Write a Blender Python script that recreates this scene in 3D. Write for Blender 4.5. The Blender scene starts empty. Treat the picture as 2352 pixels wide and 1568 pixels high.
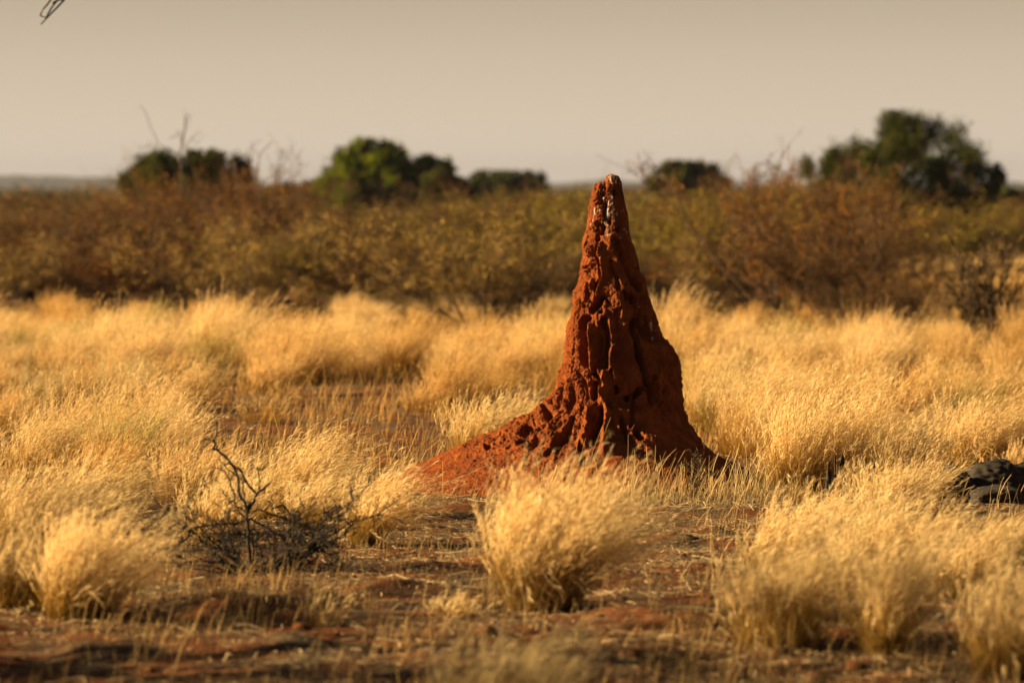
import bpy, math
import numpy as np

scn = bpy.context.scene
COL = scn.collection
PI = math.pi
# ------------------------------------------------------------------ camera frame
CAMH = 2.0
F = 10110.0                       # focal length in pixels of a 2352 px wide frame
PITCH = math.atan(349.0 / F)      # camera looks slightly down, horizon at row 435
CX, CY = 1176.0, 784.0
D0 = 30.0                         # distance of the mound


def P(x, y, d):
    """pixel (2352 x 1568 frame) at ground distance d -> world point"""
    u, v = (x - CX) / F, -(y - CY) / F
    c, s = math.cos(PITCH), math.sin(PITCH)
    dy, dz = c + v * s, -s + v * c
    return np.array([u / dy * d, d, CAMH + dz / dy * d])


def G(x, y):
    """pixel -> point on the flat ground plane"""
    u, v = (x - CX) / F, -(y - CY) / F
    c, s = math.cos(PITCH), math.sin(PITCH)
    dy, dz = c + v * s, -s + v * c
    t = -CAMH / dz
    return np.array([u * t, dy * t, 0.0])


def project(Q):
    c, s = math.cos(PITCH), math.sin(PITCH)
    z = Q[..., 2] - CAMH
    f = Q[..., 1] * c - z * s
    v = Q[..., 1] * s + z * c
    return CX + F * Q[..., 0] / f, CY - F * v / f


# ------------------------------------------------------------------ noise
def _h(ix, iy, iz, seed):
    n = (ix * 374761393 + iy * 668265263 + iz * 1274126177 + seed * 974711) & 0xFFFFFFFF
    n = ((n ^ (n >> 13)) * 1274126177) & 0xFFFFFFFF
    n = (n ^ (n >> 16)) & 0xFFFFFFFF
    return n.astype(np.float64) / 4294967295.0


def noise(x, y, z, seed=0):
    x, y, z = np.broadcast_arrays(x, y, z)
    ix, iy, iz = (np.floor(a).astype(np.int64) for a in (x, y, z))
    fx, fy, fz = x - ix, y - iy, z - iz
    fx, fy, fz = (a * a * a * (a * (a * 6 - 15) + 10) for a in (fx, fy, fz))
    r = 0
    for a in (0, 1):
        for b in (0, 1):
            for c in (0, 1):
                w = (fx if a else 1 - fx) * (fy if b else 1 - fy) * (fz if c else 1 - fz)
                r = r + w * _h(ix + a, iy + b, iz + c, seed)
    return r * 2 - 1


def fbm(x, y, z, o=4, seed=0, g=0.5):
    r, a, t = 0, 1.0, 0.0
    for i in range(o):
        r = r + a * noise(x, y, z, seed + i * 17)
        t += a
        a *= g
        x, y, z = x * 2.03 + 5.1, y * 2.03 + 3.7, z * 2.03 + 1.3
    return r / t


def sstep(a, b, x):
    t = np.clip((x - a) / (b - a), 0, 1)
    return t * t * (3 - 2 * t)


# ------------------------------------------------------------------ mesh helpers
def mk_mesh(name, V, Fc, mat, col=None, smooth=True, extra=None):
    """V (n,3); Fc list of int arrays (m,k)"""
    me = bpy.data.meshes.new(name)
    V = np.asarray(V, np.float32)
    me.vertices.add(len(V))
    me.vertices.foreach_set('co', V.ravel())
    if not isinstance(Fc, list):
        Fc = [Fc]
    Fc = [np.asarray(f, np.int32) for f in Fc if len(f)]
    nl = sum(f.size for f in Fc)
    npoly = sum(len(f) for f in Fc)
    me.loops.add(nl)
    me.loops.foreach_set('vertex_index', np.concatenate([f.ravel() for f in Fc]))
    me.polygons.add(npoly)
    tot = np.concatenate([np.full(len(f), f.shape[1], np.int32) for f in Fc])
    st = np.concatenate([[0], np.cumsum(tot)[:-1]]).astype(np.int32)
    me.polygons.foreach_set('loop_start', st)
    me.polygons.foreach_set('loop_total', tot)
    me.polygons.foreach_set('use_smooth', np.full(npoly, smooth))
    me.update(calc_edges=True)
    if col is not None:
        a = me.attributes.new('col', 'FLOAT_COLOR', 'POINT')
        c = np.ones((len(V), 4), np.float32)
        c[:, :3] = col
        a.data.foreach_set('color', c.ravel())
    for k, arr in (extra or {}).items():
        a = me.attributes.new(k, 'FLOAT', 'POINT')
        a.data.foreach_set('value', np.asarray(arr, np.float32).ravel())
    me.materials.append(mat)
    return me


def link(name, me, parent=None, loc=None, rot=None, scale=None):
    o = bpy.data.objects.new(name, me)
    COL.objects.link(o)
    if parent is not None:
        o.parent = parent
    if loc is not None:
        o.location = [float(a) for a in loc]
    if rot is not None:
        o.rotation_euler = rot
    if scale is not None:
        o.scale = scale if hasattr(scale, '__len__') else (scale,) * 3
    return o


def tag(o, label=None, cat=None, group=None, kind=None):
    for k, v in (('label', label), ('category', cat), ('group', group), ('kind', kind)):
        if v:
            o[k] = v
    return o


def ribbons(pts, w, side, col):
    """pts (N,K,3), w (N,K), side (N,3) or (N,K,3), col (N,K,3) -> V,F,C"""
    N, K, _ = pts.shape
    side = side / (np.linalg.norm(side, axis=-1, keepdims=True) + 1e-9)
    if side.ndim == 2:
        side = side[:, None, :]
    off = side * w[..., None] * 0.5
    V = np.stack([pts - off, pts + off], 2).reshape(-1, 3)
    C = np.repeat(col[:, :, None, :], 2, 2).reshape(-1, 3)
    b = (np.arange(N) * K * 2)[:, None] + (np.arange(K - 1) * 2)[None]
    b = b.ravel()
    Fq = np.stack([b, b + 1, b + 3, b + 2], 1)
    return V, Fq, C


def tubes(pts, r, col, sides=4):
    """pts (N,K,3), r (N,K) -> prism tubes"""
    N, K, _ = pts.shape
    t = np.gradient(pts, axis=1)
    t /= np.linalg.norm(t, axis=-1, keepdims=True) + 1e-9
    ref = np.where(np.abs(t[..., 2:3]) > 0.9, np.array([1.0, 0, 0]), np.array([0, 0, 1.0]))
    a = np.cross(t, ref)
    a /= np.linalg.norm(a, axis=-1, keepdims=True) + 1e-9
    b = np.cross(t, a)
    ang = np.arange(sides) * 2 * PI / sides
    ring = (pts[:, :, None] + r[:, :, None, None] *
            (a[:, :, None] * np.cos(ang)[:, None] + b[:, :, None] * np.sin(ang)[:, None]))
    V = ring.reshape(-1, 3)
    C = np.repeat(col[:, :, None], sides, 2).reshape(-1, 3)
    base = (np.arange(N) * K * sides)[:, None, None] + (np.arange(K - 1) * sides)[None, :, None]
    j = np.arange(sides)
    j2 = (j + 1) % sides
    Fq = np.stack([base + j, base + j2, base + sides + j2, base + sides + j], -1).reshape(-1, 4)
    return V, Fq, C


def merge(parts):
    Vs, Fs, Cs, n = [], [], [], 0
    for V, Fq, C in parts:
        Vs.append(V)
        Fs.append(Fq + n)
        Cs.append(C)
        n += len(V)
    return np.concatenate(Vs), np.concatenate(Fs), np.concatenate(Cs)


# ------------------------------------------------------------------ materials
def new_mat(name):
    m = bpy.data.materials.new(name)
    m.use_nodes = True
    nt = m.node_tree
    nt.nodes.clear()
    return m, nt, nt.nodes.new, nt.links.new


def leaf_mat(name, tint=(1, 1, 1), transl=0.4, noise_amt=0.25, scale=3.0, per_instance=False):
    """thin dry leaf: diffuse + translucent, colour from the mesh attribute"""
    m, nt, N, L = new_mat(name)
    out = N('ShaderNodeOutputMaterial')
    at = N('ShaderNodeAttribute')
    at.attribute_name = 'col'
    tc = N('ShaderNodeNewGeometry')
    nz = N('ShaderNodeTexNoise')
    nz.inputs['Scale'].default_value = scale
    nz.inputs['Detail'].default_value = 2
    L(tc.outputs['Position'], nz.inputs['Vector'])
    mr = N('ShaderNodeMapRange')
    mr.inputs['From Min'].default_value = 0.3
    mr.inputs['From Max'].default_value = 0.7
    mr.inputs['To Min'].default_value = 1 - noise_amt
    mr.inputs['To Max'].default_value = 1 + noise_amt
    L(nz.outputs['Fac'], mr.inputs['Value'])
    mx = N('ShaderNodeVectorMath')
    mx.operation = 'SCALE'
    L(at.outputs['Color'], mx.inputs[0])
    L(mr.outputs['Result'], mx.inputs['Scale'])
    mt = N('ShaderNodeVectorMath')
    mt.operation = 'MULTIPLY'
    L(mx.outputs[0], mt.inputs[0])
    mt.inputs[1].default_value = tint
    src = mt.outputs[0]
    if per_instance:
        ai = N('ShaderNodeAttribute')
        ai.attribute_type = 'INSTANCER'
        ai.attribute_name = 'tint'
        m2 = N('ShaderNodeVectorMath')
        m2.operation = 'MULTIPLY'
        L(src, m2.inputs[0])
        L(ai.outputs['Vector'], m2.inputs[1])
        src = m2.outputs[0]
    df = N('ShaderNodeBsdfDiffuse')
    tr = N('ShaderNodeBsdfTranslucent')
    mix = N('ShaderNodeMixShader')
    mix.inputs[0].default_value = transl
    L(src, df.inputs['Color'])
    L(src, tr.inputs['Color'])
    L(df.outputs[0], mix.inputs[1])
    L(tr.outputs[0], mix.inputs[2])
    L(mix.outputs[0], out.inputs['Surface'])
    return m


def bark_mat(name, c1, c2, scale=8.0, rough=0.9):
    m, nt, N, L = new_mat(name)
    out = N('ShaderNodeOutputMaterial')
    b = N('ShaderNodeBsdfPrincipled')
    b.inputs['Roughness'].default_value = rough
    g = N('ShaderNodeNewGeometry')
    nz = N('ShaderNodeTexNoise')
    nz.inputs['Scale'].default_value = scale
    nz.inputs['Detail'].default_value = 5
    L(g.outputs['Position'], nz.inputs['Vector'])
    r = N('ShaderNodeValToRGB')
    r.color_ramp.elements[0].position = 0.35
    r.color_ramp.elements[1].position = 0.65
    r.color_ramp.elements[0].color = (*c1, 1)
    r.color_ramp.elements[1].color = (*c2, 1)
    L(nz.outputs['Fac'], r.inputs[0])
    L(r.outputs[0], b.inputs['Base Color'])
    bp = N('ShaderNodeBump')
    bp.inputs['Strength'].default_value = 0.6
    bp.inputs['Distance'].default_value = 0.01
    L(nz.outputs['Fac'], bp.inputs['Height'])
    L(bp.outputs[0], b.inputs['Normal'])
    L(b.outputs[0], out.inputs['Surface'])
    return m


M_grass = leaf_mat('dry_grass', transl=0.42, noise_amt=0.15)
M_field = leaf_mat('field_grass', transl=0.42, noise_amt=0.12, per_instance=True)
M_straw = leaf_mat('straw', transl=0.3, noise_amt=0.2)
M_leaf = leaf_mat('shrub_leaf', transl=0.12, noise_amt=0.45, scale=2.2)
M_tree = leaf_mat('tree_leaf', transl=0.3, noise_amt=0.45, scale=1.6)
M_bark = bark_mat('shrub_bark', (0.028, 0.016, 0.008), (0.10, 0.058, 0.028))
M_snag = bark_mat('grey_bark', (0.05, 0.034, 0.025), (0.12, 0.085, 0.06))
M_thorn = bark_mat('thorn_bark', (0.008, 0.006, 0.005), (0.024, 0.016, 0.011), 25)
M_dark = bark_mat('dark_bark', (0.04, 0.025, 0.010), (0.11, 0.068, 0.026))
M_rock = bark_mat('rock', (0.006, 0.0042, 0.0028), (0.026, 0.017, 0.011), 14)


# ------------------------------------------------------------------ ground
def Hgt(x, y):
    h = 0.035 * fbm(x * 0.35, y * 0.35, 0.0, 3, 11)
    h = h + 0.022 * fbm(x * 1.6, y * 1.6, 0.3, 3, 23)
    near = sstep(70, 45, y)
    h = h + near * (0.035 * np.maximum(0, fbm(x * 3.2, y * 2.2, 0.7, 4, 31)) +
                    0.010 * np.abs(fbm(x * 11, y * 9, 0.2, 3, 5)) - 0.03 * np.maximum(0, fbm(x * 4.1, y * 2.6, 5.7, 3, 77) - 0.15))
    for bx, by, rx, ry, hh in BUMPS:
        e = ((x - bx) / rx) ** 2 + ((y - by) / ry) ** 2
        h = h + hh * np.exp(-e * 1.6) * (1 + 0.7 * fbm(x * 6, y * 6, bx, 3, 7))
    return h


BUMPS = []
for (px, py, w, hh) in [(1565, 1248, 0.20, 0.075), (1640, 1228, 0.12, 0.04), (1010, 1225, 0.16, 0.04),
                        (500, 1408, 0.16, 0.085), (330, 1424, 0.12, 0.05), (700, 1395, 0.3, 0.05),
                        (1440, 1428, 0.3, 0.05), (1600, 1440, 0.22, 0.05), (620, 1375, 0.3, 0.05),
                        (560, 1412, 0.2, 0.06), (1620, 1320, 0.25, 0.04), (1150, 1290, 0.25, 0.05),
                        (900, 1360, 0.25, 0.05), (1890, 1460, 0.2, 0.04), (250, 1500, 0.3, 0.05),
                        (700, 1490, 0.35, 0.05), (1350, 1530, 0.4, 0.06), (1500, 1500, 0.3, 0.04),
                        (350, 1145, 0.12, 0.04), (980, 1310, 0.3, 0.04), (1700, 1250, 0.2, 0.04)]:
    g = G(px, py)
    BUMPS.append((g[0], g[1], w, w * 1.6, hh))


def axis_grid(a, b, fine, lim, grow):
    c = list(np.arange(a, b + 1e-6, fine))
    s, v = fine, b
    hi = []
    while v < lim[1]:
        s *= grow
        v += s
        hi.append(v)
    s, v = fine, a
    lo = []
    while v > lim[0]:
        s *= grow
        v -= s
        lo.append(v)
    return np.array(lo[::-1] + c + hi)


gx = axis_grid(-5.0, 5.0, 0.022, (-6000, 6000), 1.10)
gy = []
v = -60.0
while v < 15:
    gy.append(v)
    v += max(0.6, abs(v - 15) * 0.12)
v = 15.0
while v < 9000:
    gy.append(v)
    v += 0.035 if v < 34 else (0.035 + (v - 34) * 0.012 if v < 110 else (v - 60) * 0.06)
gy = np.array(gy)
X, Y = np.meshgrid(gx, gy)
Z = Hgt(X, Y) * sstep(400, 120, Y) * sstep(60, 20, np.abs(X))
nx, ny = len(gx), len(gy)
idx = np.arange(nx * ny).reshape(ny, nx)
Fg = np.stack([idx[:-1, :-1], idx[:-1, 1:], idx[1:, 1:], idx[1:, :-1]], -1).reshape(-1, 4)

m, nt, N, L = new_mat('red_sand')
out = N('ShaderNodeOutputMaterial')
b = N('ShaderNodeBsdfPrincipled')
b.inputs['Roughness'].default_value = 0.95
b.inputs['Specular IOR Level'].default_value = 0.15
g = N('ShaderNodeNewGeometry')


def tex(scale, detail, vec=None, rough=0.55, stretch=None):
    n = N('ShaderNodeTexNoise')
    n.inputs['Scale'].default_value = scale
    n.inputs['Detail'].default_value = detail
    n.inputs['Roughness'].default_value = rough
    s = vec or g.outputs['Position']
    if stretch:
        mp = N('ShaderNodeMapping')
        mp.inputs['Scale'].default_value = stretch
        L(s, mp.inputs['Vector'])
        s = mp.outputs[0]
    L(s, n.inputs['Vector'])
    return n


def ramp(src, stops):
    r = N('ShaderNodeValToRGB')
    e = r.color_ramp.elements
    while len(e) < len(stops):
        e.new(0.5)
    for i, (p, c) in enumerate(stops):
        e[i].position = p
        e[i].color = (*c, 1)
    L(src, r.inputs[0])
    return r


def mixc(f, a, c, mode='MIX'):
    mx = N('ShaderNodeMix')
    mx.data_type = 'RGBA'
    mx.blend_type = mode
    if isinstance(f, float):
        mx.inputs[0].default_value = f
    else:
        L(f, mx.inputs[0])
    L(a, mx.inputs[6])
    if isinstance(c, tuple):
        mx.inputs[7].default_value = (*c, 1)
    else:
        L(c, mx.inputs[7])
    return mx.outputs[2]


soil = ramp(tex(3.0, 6).outputs['Fac'], [(0.3, (0.035, 0.013, 0.0045)), (0.5, (0.10, 0.031, 0.008)), (0.72, (0.19, 0.068, 0.018))])
litc = ramp(tex(40.0, 4).outputs['Fac'], [(0.3, (0.035, 0.026, 0.017)), (0.5, (0.08, 0.058, 0.034)), (0.7, (0.16, 0.12, 0.072))])
mask = ramp(tex(2.6, 9, rough=0.72, stretch=(1, 0.5, 1)).outputs['Fac'], [(0.46, (0, 0, 0)), (0.60, (1, 1, 1))])
c = mixc(mask.outputs[0], soil.outputs[0], litc.outputs[0])
speck = ramp(tex(120.0, 2).outputs['Fac'], [(0.35, (0.55, 0.55, 0.55)), (0.6, (1.15, 1.15, 1.15))])
c = mixc(0.7, c, speck.outputs[0], 'MULTIPLY')
L(c, b.inputs['Base Color'])
bp = N('ShaderNodeBump')
bp.inputs['Strength'].default_value = 0.9
bp.inputs['Distance'].default_value = 0.02
L(tex(28.0, 8, rough=0.65).outputs['Fac'], bp.inputs['Height'])
L(bp.outputs[0], b.inputs['Normal'])
L(b.outputs[0], out.inputs['Surface'])
M_ground = m
go = link('ground', mk_mesh('ground', np.stack([X.ravel(), Y.ravel(), Z.ravel()], 1), Fg, M_ground))
tag(go, 'red sandy ground with patches of grey straw litter', 'ground', kind='structure')

# ------------------------------------------------------------------ termite mound
AX = 861.3
LP = [(1052, 55), (1040, 60), (1032, 85), (1008, 91), (985, 110), (972, 150), (960, 200), (957, 240), (950, 290), (946, 318), (932, 332),
      (928, 380), (932, 420), (925, 460), (925, 495), (905, 548), (883, 575), (879, 640), (872, 690), (856, 740),
      (851, 800), (849, 880), (834, 912), (820, 950), (806, 1010), (788, 1043), (752, 1078), (700, 1118),
      (600, 1175), (500, 1220), (400, 1255), (330, 1292), (250, 1330), (180, 1360), (100, 1395), (20, 1425), (-80, 1452)]
RP = [(1068, 55), (1085, 62), (1103, 92), (1108, 130), (1122, 190), (1135, 230), (1140, 290), (1148, 340), (1160, 390),
      (1173, 440), (1183, 490), (1205, 525), (1214, 570), (1228, 620), (1244, 670), (1265, 730), (1290, 790),
      (1328, 830), (1354, 870), (1364, 920), (1369, 980), (1379, 1050), (1385, 1110), (1400, 1170), (1432, 1230),
      (1480, 1280), (1530, 1315), (1580, 1338), (1640, 1366), (1700, 1388), (1790, 1420), (1900, 1452)]


def zoom_to_world(pts):
    a = np.array(pts, float)
    W = np.array([P(AX + x * 0.5127, 373.2 + y * 0.5127, D0) for x, y in a])
    return W[:, 0], W[:, 2]


lx, lz = zoom_to_world(LP)
rx, rz = zoom_to_world(RP)
ztop = lz.max()
# z samples: spaced by arc length of the left profile
zz = np.linspace(ztop - 0.001, -0.10, 2000)
Lx = np.interp(-zz, -lz, lx)
Rx = np.interp(-zz, -rz, rx)
ax = np.interp(zz, [-0.1, 0.1, 0.35, 0.7, 1.2, ztop], [P(1395, 0, D0)[0], P(1400, 0, D0)[0], P(1420, 0, D0)[0],
                                                   P(1425, 0, D0)[0], P(1413, 0, D0)[0], P(1405, 0, D0)[0]])
arc = np.concatenate([[0], np.cumsum(np.hypot(np.diff(zz), 0.6 * (np.diff(Rx - Lx))))])
NZ, NF, NB = 720, 860, 260
zs = np.interp(np.linspace(0, arc[-1], NZ), arc, zz)
Ls = np.interp(-zs, -zz, ax - Lx)
Rs = np.interp(-zs, -zz, Rx - ax)
As = np.interp(-zs, -zz, ax)
# depth radius
half = 0.5 * (Ls + Rs)
Fr = np.where(half < 0.45, half * 1.0, 0.45 + (half - 0.45) * 1.05)
th = np.concatenate([np.linspace(-PI, 0, NF, endpoint=False), np.linspace(0, PI, NB, endpoint=False)])  # front: -pi..0
T, Zm = np.meshgrid(th, zs)
ct, st = np.cos(T), np.sin(T)
rad_x = np.where(ct > 0, Rs[:, None], Ls[:, None])
# slightly boxy cross-section
pw = 0.9
BX = As[:, None] + rad_x * np.sign(ct) * np.abs(ct) ** pw
BY = D0 + Fr[:, None] * np.sign(st) * np.abs(st) ** pw
B = np.stack([BX, BY, Zm], -1)


def grid_normals(Bp):
    dz = np.gradient(Bp, axis=0)
    dt = np.roll(Bp, -1, 1) - np.roll(Bp, 1, 1)
    n = np.cross(dz, dt)
    n /= np.linalg.norm(n, axis=-1, keepdims=True) + 1e-9
    o = Bp - np.stack([np.broadcast_to(As[:, None], T.shape), np.full_like(T, D0), Zm], -1)
    sgn = np.sign((n * o).sum(-1, keepdims=True))
    return n * np.where(sgn == 0, 1, sgn)


Nn = grid_normals(B)
x, y, z = B[..., 0], B[..., 1], B[..., 2]
size = np.clip(half[:, None] / 0.45, 0.30, 1.0)
low = sstep(0.55, 0.08, Zm)            # flat skirt
top = sstep(1.35, 1.75, Zm)
front = sstep(0.05, -0.35, st)
disp = 0.040 * size * fbm(x * 5.5, y * 5.5, z * 1.9, 3, 3) * (1 - 0.6 * low)
rg = fbm(x * 9 + 2, y * 9, z * 1.7, 3, 40)
disp += size * 0.028 * (0.4 - np.abs(rg) * 2.2) * (1 - 0.75 * low) * (0.55 + 0.45 * (1 - front))
disp += 0.018 * size * fbm(x * 15, y * 15, z * 9, 3, 8)
ck = fbm(x * 7.5, y * 7.5, z * 2.1, 4, 140)
disp -= 0.030 * size * np.exp(-(ck / 0.035) ** 2) * (1 - low) * sstep(-0.1, 0.3, fbm(x * 3, y * 3, z * 3, 2, 19) + 0.15)
disp *= 1 - 0.55 * sstep(0.32, 0.10, Zm)

# carved strokes (pixel tracings of grooves, holes and ribs on the visible face)
CR = {'A': (2250, 680, 3.136), 'B': (2200, 1100, 3.137), 'C': (1950, 1500, 2.613)}
ST = [
    ('A', [(515, 290), (515, 310)], 24, -.06), ('A', [(648, 250), (642, 305)], 18, -.05),
    ('A', [(480, 300), (482, 420)], 24, -.05), ('A', [(530, 430), (522, 560), (540, 620)], 28, -.04),
    ('A', [(590, 620), (590, 650)], 28, -.05), ('A', [(512, 700), (505, 780)], 28, -.06),
    ('A', [(698, 715), (685, 755)], 18, -.05), ('A', [(425, 770)], 20, -.05), ('A', [(480, 670)], 18, -.04),
    ('A', [(660, 880), (720, 1040), (775, 1160), (850, 1280), (900, 1400)], 48, -.05),
    ('A', [(600, 1130), (615, 1250), (680, 1350), (700, 1500)], 26, -.022),
    ('A', [(605, 1130)], 22, -.05),
    ('A', [(432, 870), (415, 1040), (445, 1150), (475, 1250), (470, 1350), (400, 1500)], 22, -.05),
    ('A', [(455, 930), (455, 1050), (490, 1120), (490, 1200), (515, 1270), (485, 1370), (435, 1490)], 26, .030),
    ('A', [(390, 1140), (310, 1205), (250, 1240)], 18, -.035), ('A', [(405, 1165), (335, 1220), (255, 1290)], 18, .02),
    ('A', [(300, 1440), (310, 1560)], 18, -.035), ('A', [(370, 1370), (335, 1500), (320, 1565)], 20, .022),
    ('A', [(300, 800), (380, 700), (430, 640)], 22, .015), ('A', [(440, 650), (450, 760), (450, 860)], 22, -.02),
    ('A', [(400, 360), (430, 450)], 24, .015), ('A', [(430, 200), (420, 280)], 30, .012),
    ('A', [(470, 180), (460, 300)], 16, .014), ('A', [(530, 150), (545, 250)], 16, -.02),
    ('A', [(957, 1440), (955, 1480)], 36, -.09), ('A', [(795, 1435)], 14, -.03), ('A', [(775, 1530)], 18, -.05),
    ('A', [(835, 1095)], 18, -.04), ('A', [(925, 1225)], 18, -.05), ('A', [(790, 600)], 14, -.03),
    ('A', [(280, 940), (310, 990), (320, 1080)], 18, .018), ('A', [(360, 960), (380, 1090)], 20, -.018),
    ('B', [(462, 110), (475, 250), (455, 330)], 22, -.045), ('B', [(535, 60), (490, 150), (475, 260), (485, 340)], 24, .022),
    ('B', [(655, 20), (605, 120), (575, 210), (550, 290)], 26, .025), ('B', [(560, 90), (560, 200)], 16, -.03),
    ('B', [(650, 285), (600, 370), (540, 440)], 46, -.13), ('B', [(710, 300), (740, 330)], 18, -.05),
    ('B', [(340, 350), (330, 430)], 44, -.04), ('B', [(410, 380)], 24, -.05), ('B', [(300, 230), (310, 300)], 20, -.03),
    ('B', [(455, 545), (420, 650)], 50, -.13), ('B', [(450, 700), (460, 900), (465, 1110)], 48, -.05),
    ('B', [(315, 690), (295, 870), (290, 960)], 24, -.08), ('B', [(285, 980), (300, 1100), (290, 1210)], 16, -.035),
    ('B', [(380, 640), (380, 850), (375, 1000), (345, 1150), (320, 1300)], 46, .035),
    ('B', [(510, 640), (510, 800), (530, 950), (540, 1140)], 50, .055),
    ('B', [(640, 470)], 24, -.07), ('B', [(685, 510), (740, 620), (762, 700), (762, 850)], 46, .022),
    ('B', [(600, 600), (630, 690)], 26, .035), ('B', [(690, 560), (712, 750), (720, 900), (718, 1000), (700, 1150)], 44, -.055),
    ('B', [(722, 890), (712, 990)], 30, -.09),
    ('B', [(750, 920), (765, 1020), (750, 1130), (690, 1210), (665, 1300), (630, 1400)], 28, .05),
    ('B', [(755, 1130), (790, 1230), (812, 1300)], 20, .04), ('B', [(762, 1200)], 24, -.06), ('B', [(742, 1010)], 16, -.04),
    ('B', [(560, 1180), (545, 1230)], 28, -.09), ('B', [(590, 1250), (640, 1380)], 30, -.05),
    ('B', [(560, 1370), (555, 1520)], 42, -.15), ('B', [(1120, 130), (1120, 175)], 34, -.10),
    ('B', [(1170, 260), (1175, 380), (1205, 520), (1215, 680), (1250, 790)], 46, -.055),
    ('B', [(1020, 270), (1030, 330)], 36, -.07), ('B', [(935, 225), (960, 290)], 20, -.05),
    ('B', [(1080, 280), (1130, 420), (1172, 600), (1182, 720)], 30, .03),
    ('B', [(1105, 500), (1120, 650), (1160, 745)], 28, -.06),
    ('B', [(1045, 570), (1035, 660), (1068, 780), (1105, 930), (1135, 1100), (1185, 1250), (1235, 1400), (1270, 1560)], 38, -.085),
    ('B', [(1312, 1270), (1316, 1310)], 28, -.11), ('B', [(1330, 1340), (1350, 1420)], 26, -.02),
    ('B', [(1125, 1430), (1090, 1480)], 30, -.09), ('B', [(960, 1525)], 32, -.09), ('B', [(830, 1400), (840, 1450)], 24, -.06),
    ('B', [(1470, 890), (1500, 950)], 12, -.03), ('B', [(855, 560), (862, 640), (850, 700)], 10, -.015),
    ('B', [(150, 1370), (140, 1450)], 18, -.04), ('B', [(200, 980), (195, 1030)], 20, -.05),
    ('B', [(615, 730), (625, 900), (630, 1100)], 62, -.045),
    ('C', [(1190, 330), (1195, 430)], 34, -.12), ('C', [(1190, 470), (1130, 560), (1110, 660)], 46, -.07),
    ('C', [(1110, 640)], 26, -.09),
    ('C', [(1205, 50), (1175, 200), (1225, 330), (1255, 400), (1222, 520), (1225, 640), (1215, 800)], 28, .065),
    ('C', [(1060, 350), (1030, 450), (1040, 560), (985, 700)], 38, .05),
    ('C', [(840, 590), (790, 660), (720, 740)], 44, -.15), ('C', [(700, 760), (620, 825)], 26, -.09),
    ('C', [(440, 540), (375, 590)], 46, -.14), ('C', [(490, 515)], 28, -.10),
    ('C', [(335, 690), (410, 665)], 34, -.07), ('C', [(450, 740), (525, 680)], 38, -.08),
    ('C', [(615, 360), (640, 430)], 34, -.10), ('C', [(660, 290), (700, 220)], 18, -.03),
    ('C', [(770, 110), (770, 200), (730, 320)], 18, -.035), ('C', [(900, 450), (865, 560)], 22, -.05),
    ('C', [(980, 740), (1000, 920)], 26, -.10), ('C', [(1590, 155), (1540, 205)], 34, -.08),
    ('C', [(1450, 230)], 30, -.08), ('C', [(1345, 120), (1345, 170)], 22, -.05),
    ('C', [(1515, 250), (1512, 400), (1505, 520)], 26, -.03), ('C', [(1385, 430)], 26, -.05),
    ('C', [(1395, 470), (1440, 600), (1480, 655)], 34, -.06), ('C', [(1555, 580), (1600, 670)], 34, -.13),
    ('C', [(1680, 0), (1705, 150), (1740, 265)], 32, -.05), ('C', [(1790, 290), (1830, 380)], 24, -.035),
    ('C', [(600, 520)], 20, -.05), ('C', [(20, 735), (-10, 740)], 24, -.05), ('C', [(860, 60), (880, 200), (850, 330)], 26, -.03),
    ('C', [(950, 40), (960, 200), (960, 330)], 30, .025), ('C', [(1010, 60), (1040, 240)], 20, -.03),
    ('C', [(800, 330), (700, 450), (640, 560)], 40, .03), ('C', [(560, 620), (700, 620)], 24, .02),
]
PXf, PYf = project(B)
SX, SY = PXf / 0.5742, PYf / 0.5742       # source pixels
wn = 8.0 * fbm(x * 26, y * 26, z * 20, 4, 91, 0.6)     # ragged stroke edges (in source px)
wn2 = 8.0 * fbm(x * 26, y * 26, z * 20, 4, 191, 0.6)
carve = np.zeros_like(disp)
rib = np.zeros_like(disp)
for cr, pts, r, dep in ST:
    ox, oy, sc = CR[cr]
    q = [(ox + a / sc, oy + b_ / sc) for a, b_ in pts]
    rr = r / sc * 1.15
    xs_, ys_ = [a for a, _ in q], [b_ for _, b_ in q]
    sel = (SX > min(xs_) - rr * 3) & (SX < max(xs_) + rr * 3) & (SY > min(ys_) - rr * 3) & (SY < max(ys_) + rr * 3) & (st < 0.02)
    if not sel.any():
        continue
    sx, sy = SX[sel] + wn[sel], SY[sel] + wn2[sel]
    dmin = np.full(sx.shape, 1e9)
    if len(q) == 1:
        dmin = np.hypot(sx - q[0][0], sy - q[0][1])
    for (x0, y0), (x1, y1) in zip(q[:-1], q[1:]):
        dx, dy = x1 - x0, y1 - y0
        t = np.clip(((sx - x0) * dx + (sy - y0) * dy) / (dx * dx + dy * dy), 0, 1)
        dmin = np.minimum(dmin, np.hypot(sx - x0 - t * dx, sy - y0 - t * dy))
    u = dmin / rr
    if cr == 'B' and dep < 0:
        dep *= 1.2
    if dep < 0:
        pr = 1 - sstep(0.1, 1.25, u)
        carve[sel] = np.minimum(carve[sel], dep * pr)
    else:
        pr = np.clip(1 - u / 1.7, 0, 1) ** 1.3
        rib[sel] = np.maximum(rib[sel], dep * pr)
disp = disp + 1.15 * carve * np.clip(half[:, None] / 0.16, 0.4, 1) + rib
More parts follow.
